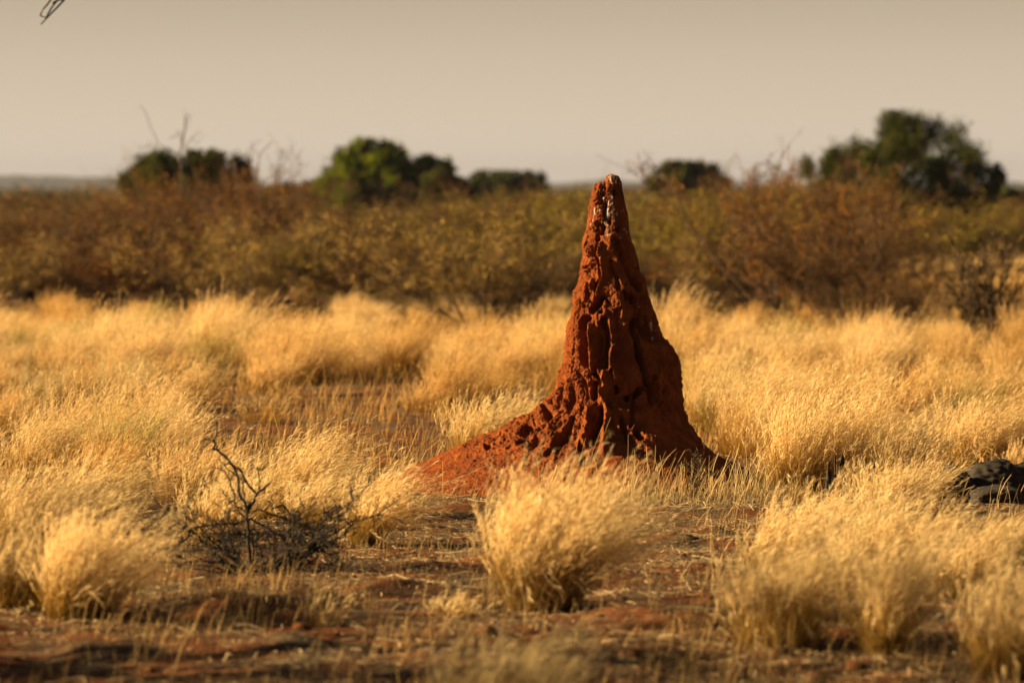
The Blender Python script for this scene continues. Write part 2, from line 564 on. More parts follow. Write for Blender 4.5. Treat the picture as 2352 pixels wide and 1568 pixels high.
# crumbly clay grain: lumps and pits
gr = fbm(x * 46, y * 46, z * 38, 4, 55, 0.62)
pits = np.maximum(0, fbm(x * 60, y * 60, z * 50, 2, 77) - 0.2)
rough_zone = sstep(0.15, -0.2, ct + 0.25)       # left half is the crumbliest
disp += (0.007 * noise(x * 95, y * 95, z * 85, 66) * (0.65 + 0.35 * rough_zone) + 0.0095 * gr * (0.75 + 0.35 * rough_zone) - 0.026 * pits * (0.55 + 0.45 * rough_zone) * (1 - 0.6 * low)) * (1 - 0.4 * low) * np.clip(size * 1.3, .5, 1)
capf = sstep(0, 0.02, ztop - Zm)
fade = sstep(-0.09, 0.05, Zm)
Vm = B + Nn * (disp * fade * (0.3 + 0.7 * capf))[..., None]
# white droppings near the tip
WS = [(600, 100, 60, 7), (615, 150, 45, 8), (645, 85, 25, 10), (680, 105, 20, 8), (675, 150, 25, 8), (718, 170, 18, 4), (585, 90, 20, 6),
      (465, 285, 55, 5), (610, 240, 15, 4), (515, 345, 30, 6), (550, 378, 15, 5), (618, 360, 45, 7), (600, 325, 12, 7),
      (575, 415, 45, 6), (597, 420, 30, 5), (622, 430, 45, 6), (633, 475, 20, 9), (560, 435, 25, 4), (405, 520, 75, 8),
      (468, 498, 20, 6), (440, 510, 8, 4), (488, 475, 10, 4), (570, 530, 80, 11), (547, 540, 110, 6), (580, 590, 70, 8),
      (540, 590, 30, 6), (610, 540, 15, 4), (632, 540, 90, 5), (682, 552, 38, 7), (657, 550, 20, 4), (648, 625, 60, 5),
      (733, 517, 12, 5), (765, 505, 30, 5), (387, 590, 35, 5), (377, 630, 12, 4), (513, 602, 8, 4), (487, 630, 10, 4),
      (540, 665, 24, 14), (565, 690, 12, 6), (545, 632, 14, 7), (597, 715, 10, 4), (562, 770, 50, 4), (590, 765, 25, 4),
      (568, 812, 8, 9), (595, 805, 12, 4), (575, 745, 10, 4), (778, 742, 6, 11), (805, 775, 22, 5), (732, 852, 12, 5),
      (608, 842, 8, 4), (648, 910, 20, 4), (672, 962, 16, 4), (353, 685, 16, 4), (505, 180, 30, 6), (627, 800, 10, 4)]
WB = [(1265, 615, 25, 14), (1268, 650, 25, 9), (1272, 690, 40, 7), (1286, 795, 24, 8), (1294, 893, 10, 4), (1113, 398, 14, 4),
      (1325, 698, 5, 5)]
wm = np.zeros_like(disp)
P2x, P2y = project(Vm)
sx, sy = P2x / 0.5742, P2y / 0.5742
for lst, (ox, oy, sc) in ((WS, CR['A']), (WB, CR['B'])):
    for wx, wy, ln, rr in lst:
        qx, qy, hl, r = ox + wx / sc, oy + wy / sc, ln / sc / 2, rr / sc
        sel = (np.abs(sx - qx) < r * 3 + 2) & (np.abs(sy - qy) < hl + r * 3 + 2) & (st < 0)
        e = np.hypot((sx[sel] - qx + 0.35 * wn[sel]) / r, np.maximum(0, np.abs(sy[sel] - qy) - hl) / r)
        wm[sel] = np.maximum(wm[sel], sstep(1.35, 0.6, e))
ni = len(th)
idx = np.arange(NZ * ni).reshape(NZ, ni)
nxt = np.roll(idx, -1, 1)
Fm = np.stack([idx[:-1], nxt[:-1], nxt[1:], idx[1:]], -1).reshape(-1, 4)[:, ::-1]
Vf = Vm.reshape(-1, 3)
topc = Vm[0].mean(0) + [0, 0, 0.004]
Vf = np.concatenate([Vf, topc[None]])
tri = np.stack([idx[0], np.full(ni, NZ * ni), nxt[0]], 1)[:, ::-1]

m, nt, N, L = new_mat('termite_clay')
out = N('ShaderNodeOutputMaterial')
b = N('ShaderNodeBsdfPrincipled')
b.inputs['Roughness'].default_value = 0.92
b.inputs['Specular IOR Level'].default_value = 0.2
g = N('ShaderNodeNewGeometry')
c1 = ramp(tex(9.0, 6).outputs['Fac'], [(0.3, (0.12, 0.028, 0.0045)), (0.5, (0.205, 0.047, 0.006)), (0.7, (0.29, 0.080, 0.011))])
c2 = ramp(tex(160.0, 3).outputs['Fac'], [(0.32, (0.55, 0.5, 0.45)), (0.55, (1.1, 1.1, 1.1)), (0.78, (1.5, 1.5, 1.6))])
c = mixc(0.75, c1.outputs[0], c2.outputs[0], 'MULTIPLY')
aw = N('ShaderNodeAttribute')
aw.attribute_name = 'dropping'
c = mixc(aw.outputs['Fac'], c, (0.42, 0.40, 0.385))
L(c, b.inputs['Base Color'])
bp = N('ShaderNodeBump')
bp.inputs['Strength'].default_value = 1.0
bp.inputs['Distance'].default_value = 0.02
L(tex(110.0, 6, rough=0.7).outputs['Fac'], bp.inputs['Height'])
L(bp.outputs[0], b.inputs['Normal'])
L(b.outputs[0], out.inputs['Surface'])
M_clay = m
mound = link('termite_mound', mk_mesh('termite_mound', Vf, [Fm, tri], M_clay,
                                      extra={'dropping': np.concatenate([wm.ravel(), [0.0]])}))
tag(mound, 'tall pointed red clay termite mound with white bird droppings on its tip', 'termite mound')


def mound_dist(x, y):
    """roughly how deep inside the mound's foot (m), negative outside"""
    dx = np.where(x < 0.66, (x - 0.66) / 1.35, (x - 0.66) / 1.05)
    return 1 - np.hypot(dx, (y - D0) / 1.2)


# ------------------------------------------------------------------ grass tussocks
def tussock(seed, Ht=0.62, spread=0.5, wind=0.38, nleaf=300, nstem=150, base_r=0.07, green=0.0, plume=1.0, pale=1.0):
    r = np.random.default_rng(seed)
    out_leaf, out_head = [], []
    nb_ = int(9 + 70 * base_r)
    bph = r.uniform(0, 2 * PI, nb_)
    bra = np.sqrt(r.uniform(0.0, 1, nb_))
    ba = bra * r.uniform(0.5, 1.35, nb_)
    bl = r.uniform(0.72, 1.12, nb_)
    bg_ = r.uniform(0.55, 1.5, nb_)

    def curve(n, K, Lmin, Lmax, sp, wd, droop):
        bi = r.integers(0, nb_, n)
        ph = bph[bi] + r.normal(0, 0.35, n)
        rad = base_r * np.clip(bra[bi] + r.normal(0, 0.16, n), 0, 1.2)
        b0 = np.stack([rad * np.cos(ph), rad * np.sin(ph), np.full(n, -0.02)], 1)
        loose = r.uniform(0, 1, n) < 0.3
        ph2 = np.where(loose, ph + r.normal(0, 0.9, n), ph + r.normal(0, 0.3, n))
        a = np.where(loose, sp * np.abs(r.normal(0, 0.75, n)), sp * np.abs(ba[bi] + r.normal(0, 0.16, n))) + 0.03
        Ln = r.uniform(Lmin, Lmax, n) * (1 - 0.25 * np.clip(a, 0, 1)) * bl[bi]
        # gusts act on neighbouring stems alike
        gust = bg_[bi] * r.uniform(0.7, 1.3, n)
        t = np.linspace(0, 1, K)[None, :, None]
        hd = np.stack([np.cos(ph2) * np.sin(a), np.sin(ph2) * np.sin(a), np.cos(a)], 1)[:, None]
        p = b0[:, None] + Ln[:, None, None] * t * hd
        w_ = (wd * gust)[:, None, None]
        bend = Ln[:, None, None] * (t ** 1.8)
        p = p + bend * w_ * np.array([0.92, 0.12, -0.0])
        p[..., 2] -= (bend * (w_ ** 2) * 0.42)[..., 0] + (droop * Ln[:, None] * (t[..., 0] ** 2.6)) * r.uniform(0.2, 1, n)[:, None]
        kink = np.stack([r.normal(0, 1, n), r.normal(0, 1, n), r.normal(0, 0.5, n)], 1)[:, None]
        k2 = np.stack([r.normal(0, 1, n), r.normal(0, 1, n), r.normal(0, 0.3, n)], 1)[:, None]
        p = p + Ln[:, None, None] * (0.075 * kink * t ** 2 + 0.022 * k2 * np.sin(t * PI * 2))
        broke = (r.uniform(0, 1, n) < 0.05)[:, None]
        p[..., 2] = np.where(broke, np.maximum(p[..., 2] * (1 - 0.75 * np.clip(t[..., 0] - 0.35, 0, 1) * 1.5), 0.01), p[..., 2])
        return p, Ln

    # leaves
    K = 5
    p, Ln = curve(nleaf, K, Ht * 0.25, Ht * 0.9, spread * 1.15, wind * 0.7, 0.22)
    t = np.linspace(0, 1, K)
    w = (0.0042 * (1 - 0.8 * t ** 1.5))[None] * r.uniform(0.6, 1.2, nleaf)[:, None]
    sd = np.stack([r.normal(0, 1, nleaf), r.normal(0, 1, nleaf), np.zeros(nleaf)], 1)
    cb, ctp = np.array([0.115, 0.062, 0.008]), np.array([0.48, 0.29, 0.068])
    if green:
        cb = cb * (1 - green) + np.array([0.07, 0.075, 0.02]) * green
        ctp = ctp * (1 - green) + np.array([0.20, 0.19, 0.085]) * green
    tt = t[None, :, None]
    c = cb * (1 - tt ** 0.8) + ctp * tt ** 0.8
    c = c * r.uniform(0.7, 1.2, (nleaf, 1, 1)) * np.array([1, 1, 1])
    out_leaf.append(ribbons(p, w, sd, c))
    # flowering stems
    K = 7
    p, Ln = curve(nstem, K, Ht * 0.62, Ht * 1.15, spread, wind, 0.05)
    t = np.linspace(0, 1, K)
    w = (0.0022 * (1 - 0.4 * t))[None] * np.ones((nstem, 1))
    sd = np.stack([r.normal(0, 1, nstem), r.normal(0, 1, nstem), np.zeros(nstem)], 1)
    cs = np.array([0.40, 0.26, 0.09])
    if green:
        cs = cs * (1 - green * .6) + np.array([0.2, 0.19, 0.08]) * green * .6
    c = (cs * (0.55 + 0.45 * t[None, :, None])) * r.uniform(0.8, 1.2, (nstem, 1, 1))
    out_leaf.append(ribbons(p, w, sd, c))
    # feathery seed heads: short hairs along the last third of every stem
    if plume > 0:
        nh = int(14 * plume)
        tk = np.linspace(0.64, 1.0, nh)
        k = tk * (K - 1)
        k0 = np.clip(k.astype(int), 0, K - 2)
        fr = (k - k0)[None, :, None]
        q = p[:, k0] * (1 - fr) + p[:, k0 + 1] * fr
        tan = p[:, k0 + 1] - p[:, k0]
        tan /= np.linalg.norm(tan, axis=-1, keepdims=True)
        q = q.reshape(-1, 3)
        tan = tan.reshape(-1, 3)
        n = len(q)
        dv = tan + r.normal(0, 0.34, (n, 3)) + np.array([0.12, 0, 0])
        dv /= np.linalg.norm(dv, axis=-1, keepdims=True)
        ln = r.uniform(0.022, 0.05, n)[:, None]
        pp = np.stack([q, q + dv * ln * 0.55, q + dv * ln + np.array([0.006, 0, -0.003])], 1)
        w = np.tile(np.array([[0.0014, 0.0032, 0.0007]]), (n, 1)) * r.uniform(0.6, 1.25, (n, 1))
        sd = np.cross(dv, r.normal(0, 1, (n, 3)))
        cp = np.array([0.83, 0.66, 0.37]) * pale
        if green:
            cp = cp * (1 - green * .75) + np.array([0.34, 0.33, 0.2]) * green * .75
        c = np.tile(cp, (n, 3, 1)) * r.uniform(0.78, 1.12, (n, 1, 1))
        out_head.append(ribbons(pp, w, sd, c))
    return merge(out_leaf), (merge(out_head) if out_head else None)


def tussock_thing(x, y, label, seed, loc=None, scale=1.0, rot=0.0, **kw):
    g_ = G(x, y) if loc is None else np.array(loc)
    zg = float(Hgt(np.array(g_[0]), np.array(g_[1])))
    lf, hd = tussock(seed, **kw)
    e = link('grass_tussock', None, loc=(g_[0], g_[1], zg), rot=(0, 0, rot), scale=scale)
    e.empty_display_size = 0.1
    tag(e, label, 'grass tuft', 'tufts of dry golden grass')
    link('blades', mk_mesh('blades', lf[0], lf[1], M_grass, lf[2]), e)
    if hd is not None:
        link('seed_heads', mk_mesh('seed_heads', hd[0], hd[1], M_grass, hd[2]), e)
    return e


# (base px, base py, height m, spread, wind, green, nleaf, nstem, base_r, label)
TUFTS = [
    (1240, 1408, 0.80, 0.56, 0.30, 0.0, 1100, 1050, 0.13, 'large bushy golden tuft right in front of the mound, leaning right'),
    (838, 1262, 0.58, 0.40, 0.62, 0.0, 420, 300, 0.07, 'golden tuft with pale plumes blown flat, between thorn bush and mound'),
    (1790, 1482, 0.62, 0.6, 0.20, 0.12, 800, 420, 0.13, 'wide tuft at lower right, left one of the two foremost there'),
    (2035, 1500, 0.58, 0.5, 0.22, 0.12, 700, 380, 0.10, 'foremost tuft at lower right, just right of the widest one'),
    (2325, 1560, 0.55, 0.55, 0.20, 0.1, 700, 300, 0.12, 'amber tuft cut off by the lower right corner'),
    (185, 1432, 0.58, 0.50, 0.38, 0.0, 850, 560, 0.12, 'thick glowing tuft at lower left with a narrow base'),
    (20, 1405, 0.60, 0.50, 0.34, 0.0, 600, 400, 0.12, 'tuft cut off by the left edge beside the thick glowing one'),
    (190, 1225, 0.55, 0.55, 0.55, 0.1, 600, 480, 0.12, 'windswept tuft at far left behind the thick glowing one'),
    (60, 1260, 0.60, 0.5, 0.45, 0.1, 600, 400, 0.12, 'upright tuft at the left edge behind the cut off one'),
    (660, 1190, 0.62, 0.62, 0.50, 0.0, 800, 520, 0.17, 'broad loose tuft behind the thorn bush with nodding seed heads'),
    (730, 1220, 0.42, 0.6, 0.6, 0.0, 420, 300, 0.12, 'low pale tuft between thorn bush and the blown flat tuft'),
    (500, 1240, 0.50, 0.45, 0.25, 0.0, 500, 200, 0.14, 'straight straw tuft just left of the thorn bush top'),
    (270, 942, 0.60, 0.62, 0.20, 0.8, 900, 260, 0.22, 'round grey green tuft in the bare patch at left'),
    (85, 935, 0.50, 0.6, 0.25, 0.6, 600, 200, 0.16, 'grey green tuft near the left edge beside the round one'),
    (1090, 1052, 0.50, 0.55, 0.25, 0.0, 620, 320, 0.16, 'pale tuft just behind the left foot of the mound'),
    (1195, 1000, 0.42, 0.5, 0.4, 0.0, 300, 160, 0.12, 'small tuft with two tall seed heads behind the left slope of the mound'),
    (1858, 1132, 0.76, 0.42, 0.24, 0.0, 900, 620, 0.20, 'tall bright tuft standing right of the mound foot'),
    (1725, 1035, 0.70, 0.5, 0.34, 0.0, 700, 460, 0.18, 'tall feathery tuft behind the right flank of the mound'),
    (2040, 1330, 0.56, 0.6, 0.36, 0.0, 600, 460, 0.16, 'feathery tuft in front of the dark rocks at right'),
    (2200, 1370, 0.42, 0.5, 0.30, 0.05, 550, 360, 0.14, 'pale tuft below the dark rocks, behind the corner tuft'),
    (2045, 1215, 0.46, 0.5, 0.40, 0.0, 560, 420, 0.14, 'leaning tuft just left of the dark rocks'),
    (1905, 1290, 0.50, 0.55, 0.38, 0.0, 480, 380, 0.14, 'low plumed tuft behind the two foremost ones at lower right'),
    (1770, 1310, 0.44, 0.6, 0.42, 0.0, 400, 300, 0.12, 'short plumed tuft at the right edge of the bare red ground'),
    (2300, 1290, 0.30, 0.5, 0.3, 0.15, 480, 300, 0.12, 'greyish tuft at the right edge under the rocks'),
    (1035, 1420, 0.16, 0.9, 0.1, 0.1, 260, 60, 0.07, 'tiny spiky tuft on bare ground left of the large bushy one'),
    (1110, 1680, 0.48, 0.75, 0.22, 0.15, 900, 260, 0.20, 'blurred olive tuft cut off by the bottom edge'),
    (340, 1080, 0.55, 0.5, 0.4, 0.0, 500, 340, 0.16, 'tuft with tall seed heads at left, in front of the bare patch'),
    (470, 1150, 0.40, 0.5, 0.3, 0.0, 420, 200, 0.14, 'short straw tuft behind the straight one left of the thorn bush'),
    (745, 1440, 0.22, 0.45, 0.35, 0.0, 70, 26, 0.05, 'thin little tuft under the thorn bush, leaning right'),
    (60, 1090, 0.60, 0.5, 0.4, 0.0, 600, 420, 0.16, 'tall tuft with seed heads at the left edge of the middle ground'),
    (1640, 1000, 0.62, 0.4, 0.3, 0.3, 500, 260, 0.14, 'dull olive tuft close behind the right side of the mound'),
    (2260, 1070, 0.66, 0.5, 0.26, 0.0, 700, 360, 0.2, 'amber tuft directly behind the dark rocks'),
    (2010, 1134, 0.66, 0.5, 0.26, 0.0, 600, 360, 0.2, 'orange tuft behind the dark stumps right of the mound'),
]
for i, (px, py, h_, sp, wd, gn, nl, ns, br, lab) in enumerate(TUFTS):
    tussock_thing(px, py, lab, 100 + i, Ht=h_, spread=sp, wind=wd, green=gn, nleaf=nl, nstem=ns, base_r=br,
                  plume=1.0 if h_ > 0.3 else 0.4, pale=1.12 if i in (0, 1, 5, 16) else 1.0)

# ------------------------------------------------------------------ the field of grass (nobody could count it)
tuft_objs = []
tcol = bpy.data.collections.new('field_tussock_kinds')
for k in range(9):
    lf, hd = tussock(500 + k, Ht=[.62, .7, .56, .66, .5, .6, .72, .58, .4][k], spread=[.5, .45, .6, .5, .62, .4, .5, .55, .7][k],
                     wind=[.27, .22, .36, .17, .3, .24, .34, .12, .24][k], nleaf=[520, 480, 420, 520, 400, 420, 520, 480, 300][k],
                     nstem=[300, 340, 260, 220, 280, 240, 320, 180, 120][k], base_r=[.16, .14, .17, .18, .15, .13, .17, .15, .15][k], plume=[1, 1, 1, .8, 1, .9, 1, .45, .35][k])
    V_, F_, C_ = merge([lf, hd])
    o = bpy.data.objects.new('tussock_kind_%c' % (97 + k), mk_mesh('tussock', V_, F_, M_field, C_))
    tcol.objects.link(o)

rng = np.random.default_rng(7)


def dens(px, d):
    z = np.zeros_like(px)
    inl, inr = px < 760, px > 1720
    a = (d >= 24.5) & (d < 36)
    z = np.where(a & inl, 0.25 + 1.1 * (px < 330), z)
    z = np.where(a & inr, 1.5, z)
    z = np.where((d < 24.5) & ((px < -40) | (px > 2400)), 0.7, z)
    a = (d >= 36) & (d < 45)
    z = np.where(a, 0.9, z)
    z = np.where(a & (px > 330) & (px < 1000), 0.12, z)
    z = np.where(a & (px < 330) & (d > 38), 0.7, z)
    far_ = 51.5 - 5.0 * (np.abs(px - 1100) < 120) - 5.0 * (np.abs(px - 1960) < 190) - 2.5 * (np.abs(px - 820) < 90) + 3.0 * np.sin(px * 0.006 + 1) + 4 * (px < 400) + 3 * (px > 1500)
    z = np.where((d >= 45) & (d < far_), 2.3, z)
    z = np.where((d >= far_) & (d < 76), 0.35, z)
    z = np.where((px > 2080) & (px < 2500) & (d > 20) & (d < 29.4), 0.0, z)
    z = np.where((px > 1560) & (px < 1800) & (d > 25) & (d < 31), 0.0, z)
    z = np.where((px > 2060) & (px < 2420) & (d > 44) & (d < 55.5), 0.3, z)
    z = np.where((px > 1830) & (px < 2120) & (d > 24.8) & (d < 29.0), 0.1, z)
    z = np.where((d > 29.2) & (d < 30.8) & (px > 1640), z * 0.3, z)
    z = np.where((d >= 78) & (d < 108) & (px > 2050), 1.0, z)
    return z


pts, sc_, rt_, ki_, ti_ = [], [], [], [], []
NTRY = 60000
dd = np.sqrt(rng.uniform(16 ** 2, 108 ** 2, NTRY))
pxx = rng.uniform(-700, 3050, NTRY)
area = 0.5 * (108 ** 2 - 16 ** 2) * 3750 / F
keep = rng.uniform(0, 1, NTRY) < dens(pxx, dd) * area / NTRY
dd, pxx = dd[keep], pxx[keep]
wx, wy = (pxx - CX) / F * dd, dd
clump = noise(wx * 0.9, wy * 0.35, 0.0, 71)
ok = (mound_dist(wx, wy) < -0.05) & ((clump > -0.35) | (wy > 48))
wx, wy, pxx, dd = wx[ok], wy[ok], pxx[ok], dd[ok]
n = len(wx)
print('field tussocks', n)
wz = Hgt(wx, wy)
vm = bpy.data.meshes.new('grassland')
vm.vertices.add(n)
vm.vertices.foreach_set('co', np.stack([wx, wy, wz], 1).astype(np.float32).ravel())
sc = rng.uniform(0.55, 1.15, n) * (1 + 0.12 * noise(wx * 0.5, wy * 0.3, 1.0, 3))
sc = np.where(dd > 78, sc * 0.8, sc)
sc = np.where((dd > 47) & (dd < 56) & ((pxx < 800) | (np.abs(pxx - 1500) < 200)), np.maximum(sc, 0.7) * rng.uniform(0.85, 1.3, n), sc)
sc = np.where((dd > 55) & (dd < 78), sc * 0.75, sc)
rt = rng.normal(0, 0.35, n)
kd = rng.integers(0, 9, n)
sc = np.where((kd > 6) & (wy < 40), sc * 0.85, sc)
hue = np.clip(0.5 + 0.6 * noise(wx * 0.35, wy * 0.2, 4.0, 9) + rng.normal(0, 0.25, n), 0, 1)[:, None]
tint = np.array([0.86, 0.72, 0.52]) * (1 - hue) + np.array([1.08, 1.07, 1.08]) * hue
gsel = rng.uniform(0, 1, n) < 0.04
tint[gsel] = [0.6, 0.66, 0.5]
for nm, ty, arr, key in (('sc', 'FLOAT', sc, 'value'), ('rz', 'FLOAT', rt, 'value'), ('kd', 'INT', kd, 'value'), ('tint', 'FLOAT_VECTOR', tint, 'vector')):
    a = vm.attributes.new(nm, ty, 'POINT')
    a.data.foreach_set(key, (arr.astype(np.int32) if ty == 'INT' else arr.astype(np.float32)).ravel())
field = link('grassland', vm)
tag(field, 'field of dry golden tussock grass stretching back to the scrub', 'grass', kind='stuff')
ng = bpy.data.node_groups.new('scatter', 'GeometryNodeTree')
ng.interface.new_socket('Geometry', in_out='INPUT', socket_type='NodeSocketGeometry')
ng.interface.new_socket('Geometry', in_out='OUTPUT', socket_type='NodeSocketGeometry')
gi, gout = ng.nodes.new('NodeGroupInput'), ng.nodes.new('NodeGroupOutput')
m2p = ng.nodes.new('GeometryNodeMeshToPoints')
iop = ng.nodes.new('GeometryNodeInstanceOnPoints')
ci = ng.nodes.new('GeometryNodeCollectionInfo')
ci.inputs['Collection'].default_value = tcol
ci.inputs['Separate Children'].default_value = True
ci.inputs['Reset Children'].default_value = True
iop.inputs['Pick Instance'].default_value = True


def nattr(name, ty):
    a = ng.nodes.new('GeometryNodeInputNamedAttribute')
    a.data_type = ty
    a.inputs['Name'].default_value = name
    return a.outputs['Attribute']


cmb = ng.nodes.new('ShaderNodeCombineXYZ')
ng.links.new(nattr('rz', 'FLOAT'), cmb.inputs['Z'])
ng.links.new(gi.outputs[0], m2p.inputs['Mesh'])
ng.links.new(m2p.outputs[0], iop.inputs['Points'])
ng.links.new(ci.outputs[0], iop.inputs['Instance'])
ng.links.new(nattr('kd', 'INT'), iop.inputs['Instance Index'])
ng.links.new(cmb.outputs[0], iop.inputs['Rotation'])
ng.links.new(nattr('sc', 'FLOAT'), iop.inputs['Scale'])
ng.links.new(iop.outputs[0], gout.inputs[0])
md = field.modifiers.new('scatter', 'NODES')
md.node_group = ng

# ------------------------------------------------------------------ low straw, stubble and litter (stuff)
parts = []


def straws(wx, wy, hmin, hmax, lean, wid, c0, c1, K=3, zoff=-0.01):
    n = len(wx)
    z0 = Hgt(wx, wy) + zoff
    ph = rng.uniform(0, 2 * PI, n)
    a = np.abs(rng.normal(0, lean, n))
    Ln = rng.uniform(hmin, hmax, n) * rng.uniform(0.5, 1, n)
    t = np.linspace(0, 1, K)[None, :, None]
    dv = np.stack([np.cos(ph) * np.sin(a) + 0.12, np.sin(ph) * np.sin(a), np.cos(a)], 1)[:, None]
    p = np.stack([wx, wy, z0], 1)[:, None] + dv * t * Ln[:, None, None]
    p[..., 0] += (Ln[:, None] * 0.2 * t[..., 0] ** 2) * rng.normal(0.4, 0.8, n)[:, None]
    p += rng.normal(0, 0.03, p.shape) * Ln[:, None, None] * t
    w = wid * (1 - 0.5 * t[..., 0]) * rng.uniform(0.6, 1.4, n)[:, None]
    sd = np.stack([rng.normal(0, 1, n), rng.normal(0, 1, n), np.zeros(n)], 1)
    f = rng.uniform(0, 1, (n, 1, 1))
    c = 0.8 * (np.array(c0) * (1 - f) + np.array(c1) * f) * (0.75 + 0.25 * t) * rng.uniform(0.75, 1.2, (n, 1, 1))
    parts.append(ribbons(p, w, sd, c))


def scatter(n, d0, d1, p0, p1, pred=None):
    d = np.sqrt(rng.uniform(d0 ** 2, d1 ** 2, n))
    px = rng.uniform(p0, p1, n)
    x, y = (px - CX) / F * d, d
    k = mound_dist(x, y) < 0.0
    k &= ~((px > 2120) & (d > 24) & (d < 29) & (rng.uniform(0, 1, n) < 0.8)) | (n < 100)
    k &= ~((px > 860) & (px < 1200) & (d > 26.4) & (d < 30) & (rng.uniform(0, 1, n) < 0.85))
    k &= ~((px > 430) & (px < 780) & (d > 21.8) & (d < 24.3) & (rng.uniform(0, 1, n) < 0.7))
    k &= ~((px > 1180) & (px < 1850) & (d > 26.4) & (d < 30) & (rng.uniform(0, 1, n) < 0.8)) | (n < 2000)
    k &= ~((px > 330) & (px < 1000) & (d > 33) & (d < 46) & (rng.uniform(0, 1, n) < 0.6))
    if pred is not None:
        k &= pred(x, y, px)
    return x[k], y[k]


C0, C1 = (0.46, 0.30, 0.11), (0.66, 0.48, 0.23)
patch = lambda x, y, px: noise(x * 1.3, y * 0.8, 2.0, 5) > rng.uniform(-0.7, 0.7, len(x))
patch2 = lambda x, y, px: noise(x * 2.3, y * 1.0, 6.0, 15) > rng.uniform(-0.2, 0.8, len(x))
x_, y_ = scatter(16000, 16.5, 27, -150, 2500, patch2)
straws(x_, y_, 0.04, 0.24, 0.32, 0.0036, C0, C1, 4)
x_, y_ = scatter(42000, 27.5, 46, -300, 2650, patch)
straws(x_, y_, 0.08, 0.34, 0.22, 0.0045, (0.56, 0.33, 0.10), (0.72, 0.48, 0.19), 4)
x_, y_ = scatter(50000, 46, 72, -400, 2750, lambda x, y, px: y < 60 + 12 * rng.uniform(0, 1, len(x)))
straws(x_, y_, 0.10, 0.36, 0.25, 0.008, (0.5, 0.3, 0.1), (0.66, 0.43, 0.17), 3)
x_, y_ = scatter(16000, 80, 110, 1950, 2750, None)
straws(x_, y_, 0.15, 0.45, 0.25, 0.014, (0.5, 0.33, 0.12), (0.66, 0.46, 0.2), 2)
x_, y_ = scatter(900, 16.8, 23.5, -50, 2400, lambda x, y, px: noise(x * 2.6, y * 1.4, 8.0, 35) > rng.uniform(-0.3, 0.7, len(x)))
straws(x_, y_, 0.10, 0.34, 0.20, 0.0048, (0.55, 0.38, 0.16), (0.78, 0.58, 0.28), 5)
x_, y_ = scatter(150, 26.3, 28.0, 2110, 2420)
straws(x_, y_, 0.12, 0.36, 0.2, 0.0055, (0.5, 0.36, 0.17), (0.72, 0.55, 0.28), 5)
# stubble at the right foot of the mound
x_, y_ = scatter(1100, 27.6, 29.7, 1380, 1830, lambda x, y, px: y < 30)
straws(x_, y_, 0.05, 0.24, 0.30, 0.0040, (0.42, 0.31, 0.15), (0.7, 0.55, 0.3), 4)
x_, y_ = scatter(190, 27.9, 29.4, 1420, 1760)
straws(x_, y_, 0.2, 0.40, 0.16, 0.0065, (0.5, 0.36, 0.17), (0.72, 0.55, 0.28), 5)
x_, y_ = scatter(70, 27.6, 28.6, 1150, 1500)
straws(x_, y_, 0.2, 0.38, 0.1, 0.0065, (0.5, 0.36, 0.17), (0.72, 0.55, 0.28), 5)
x_, y_ = scatter(450, 26.6, 28.2, 880, 1400)
straws(x_, y_, 0.04, 0.2, 0.4, 0.0036, (0.42, 0.31, 0.15), (0.7, 0.55, 0.3), 4)
V_, F_, C_ = merge(parts)
so = link('straw_stubble', mk_mesh('straw_stubble', V_, F_, M_straw, C_))
tag(so, 'short dry straw and stubble between the tufts', 'stubble', kind='stuff')

parts = []


def litter(wx, wy, lmin, lmax, wid, flat=0.18):
    n = len(wx)
    z0 = Hgt(wx, wy) + rng.uniform(0.002, 0.02, n)
    ph = rng.uniform(0, PI, n)
    Ln = rng.uniform(lmin, lmax, n)
    t = np.linspace(-0.5, 0.5, 3)[None, :, None]
    dv = np.stack([np.cos(ph), np.sin(ph), rng.normal(0, flat, n)], 1)[:, None]
    p = np.stack([wx, wy, z0], 1)[:, None] + dv * t * Ln[:, None, None]
    p[:, 1] += rng.normal(0, 0.06, (n, 3)) * Ln[:, None]
    sd = np.cross(dv[:, 0], np.array([0, 0.0, 1.0])) + rng.normal(0, 0.6, (n, 3)) * [0, 0, 1]
    w = np.full((n, 3), wid) * rng.uniform(0.5, 1.5, (n, 1))
    f = rng.uniform(0, 1, (n, 1, 1)) ** 1.3
    c = (np.array([0.24, 0.18, 0.115]) * (1 - f) + np.array([0.66, 0.52, 0.31]) * f) * np.ones((1, 3, 1))
    parts.append(ribbons(p, w, sd, c))


lp = lambda x, y, px: fbm(x * 1.2, y * 0.7, 3.0, 3, 25) > rng.uniform(-0.45, 0.4, len(x))
x_, y_ = scatter(80000, 16.5, 29, -150, 2500, lp)
litter(x_, y_, 0.012, 0.055, 0.0034)
x_, y_ = scatter(3200, 16.5, 29, -100, 2450, None)
litter(x_, y_, 0.06, 0.22, 0.0055, 0.1)
x_, y_ = scatter(26000, 29, 48, -300, 2650, lp)
litter(x_, y_, 0.02, 0.08, 0.005)
x_, y_ = scatter(9000, 27.2, 29.4, 1380, 1830, None)
litter(x_, y_, 0.02, 0.13, 0.0036, 0.4)
V_, F_, C_ = merge(parts)
so = link('straw_litter', mk_mesh('straw_litter', V_, F_, M_straw, C_))
tag(so, 'grey and tan broken straw lying on the red ground', 'litter', kind='stuff')

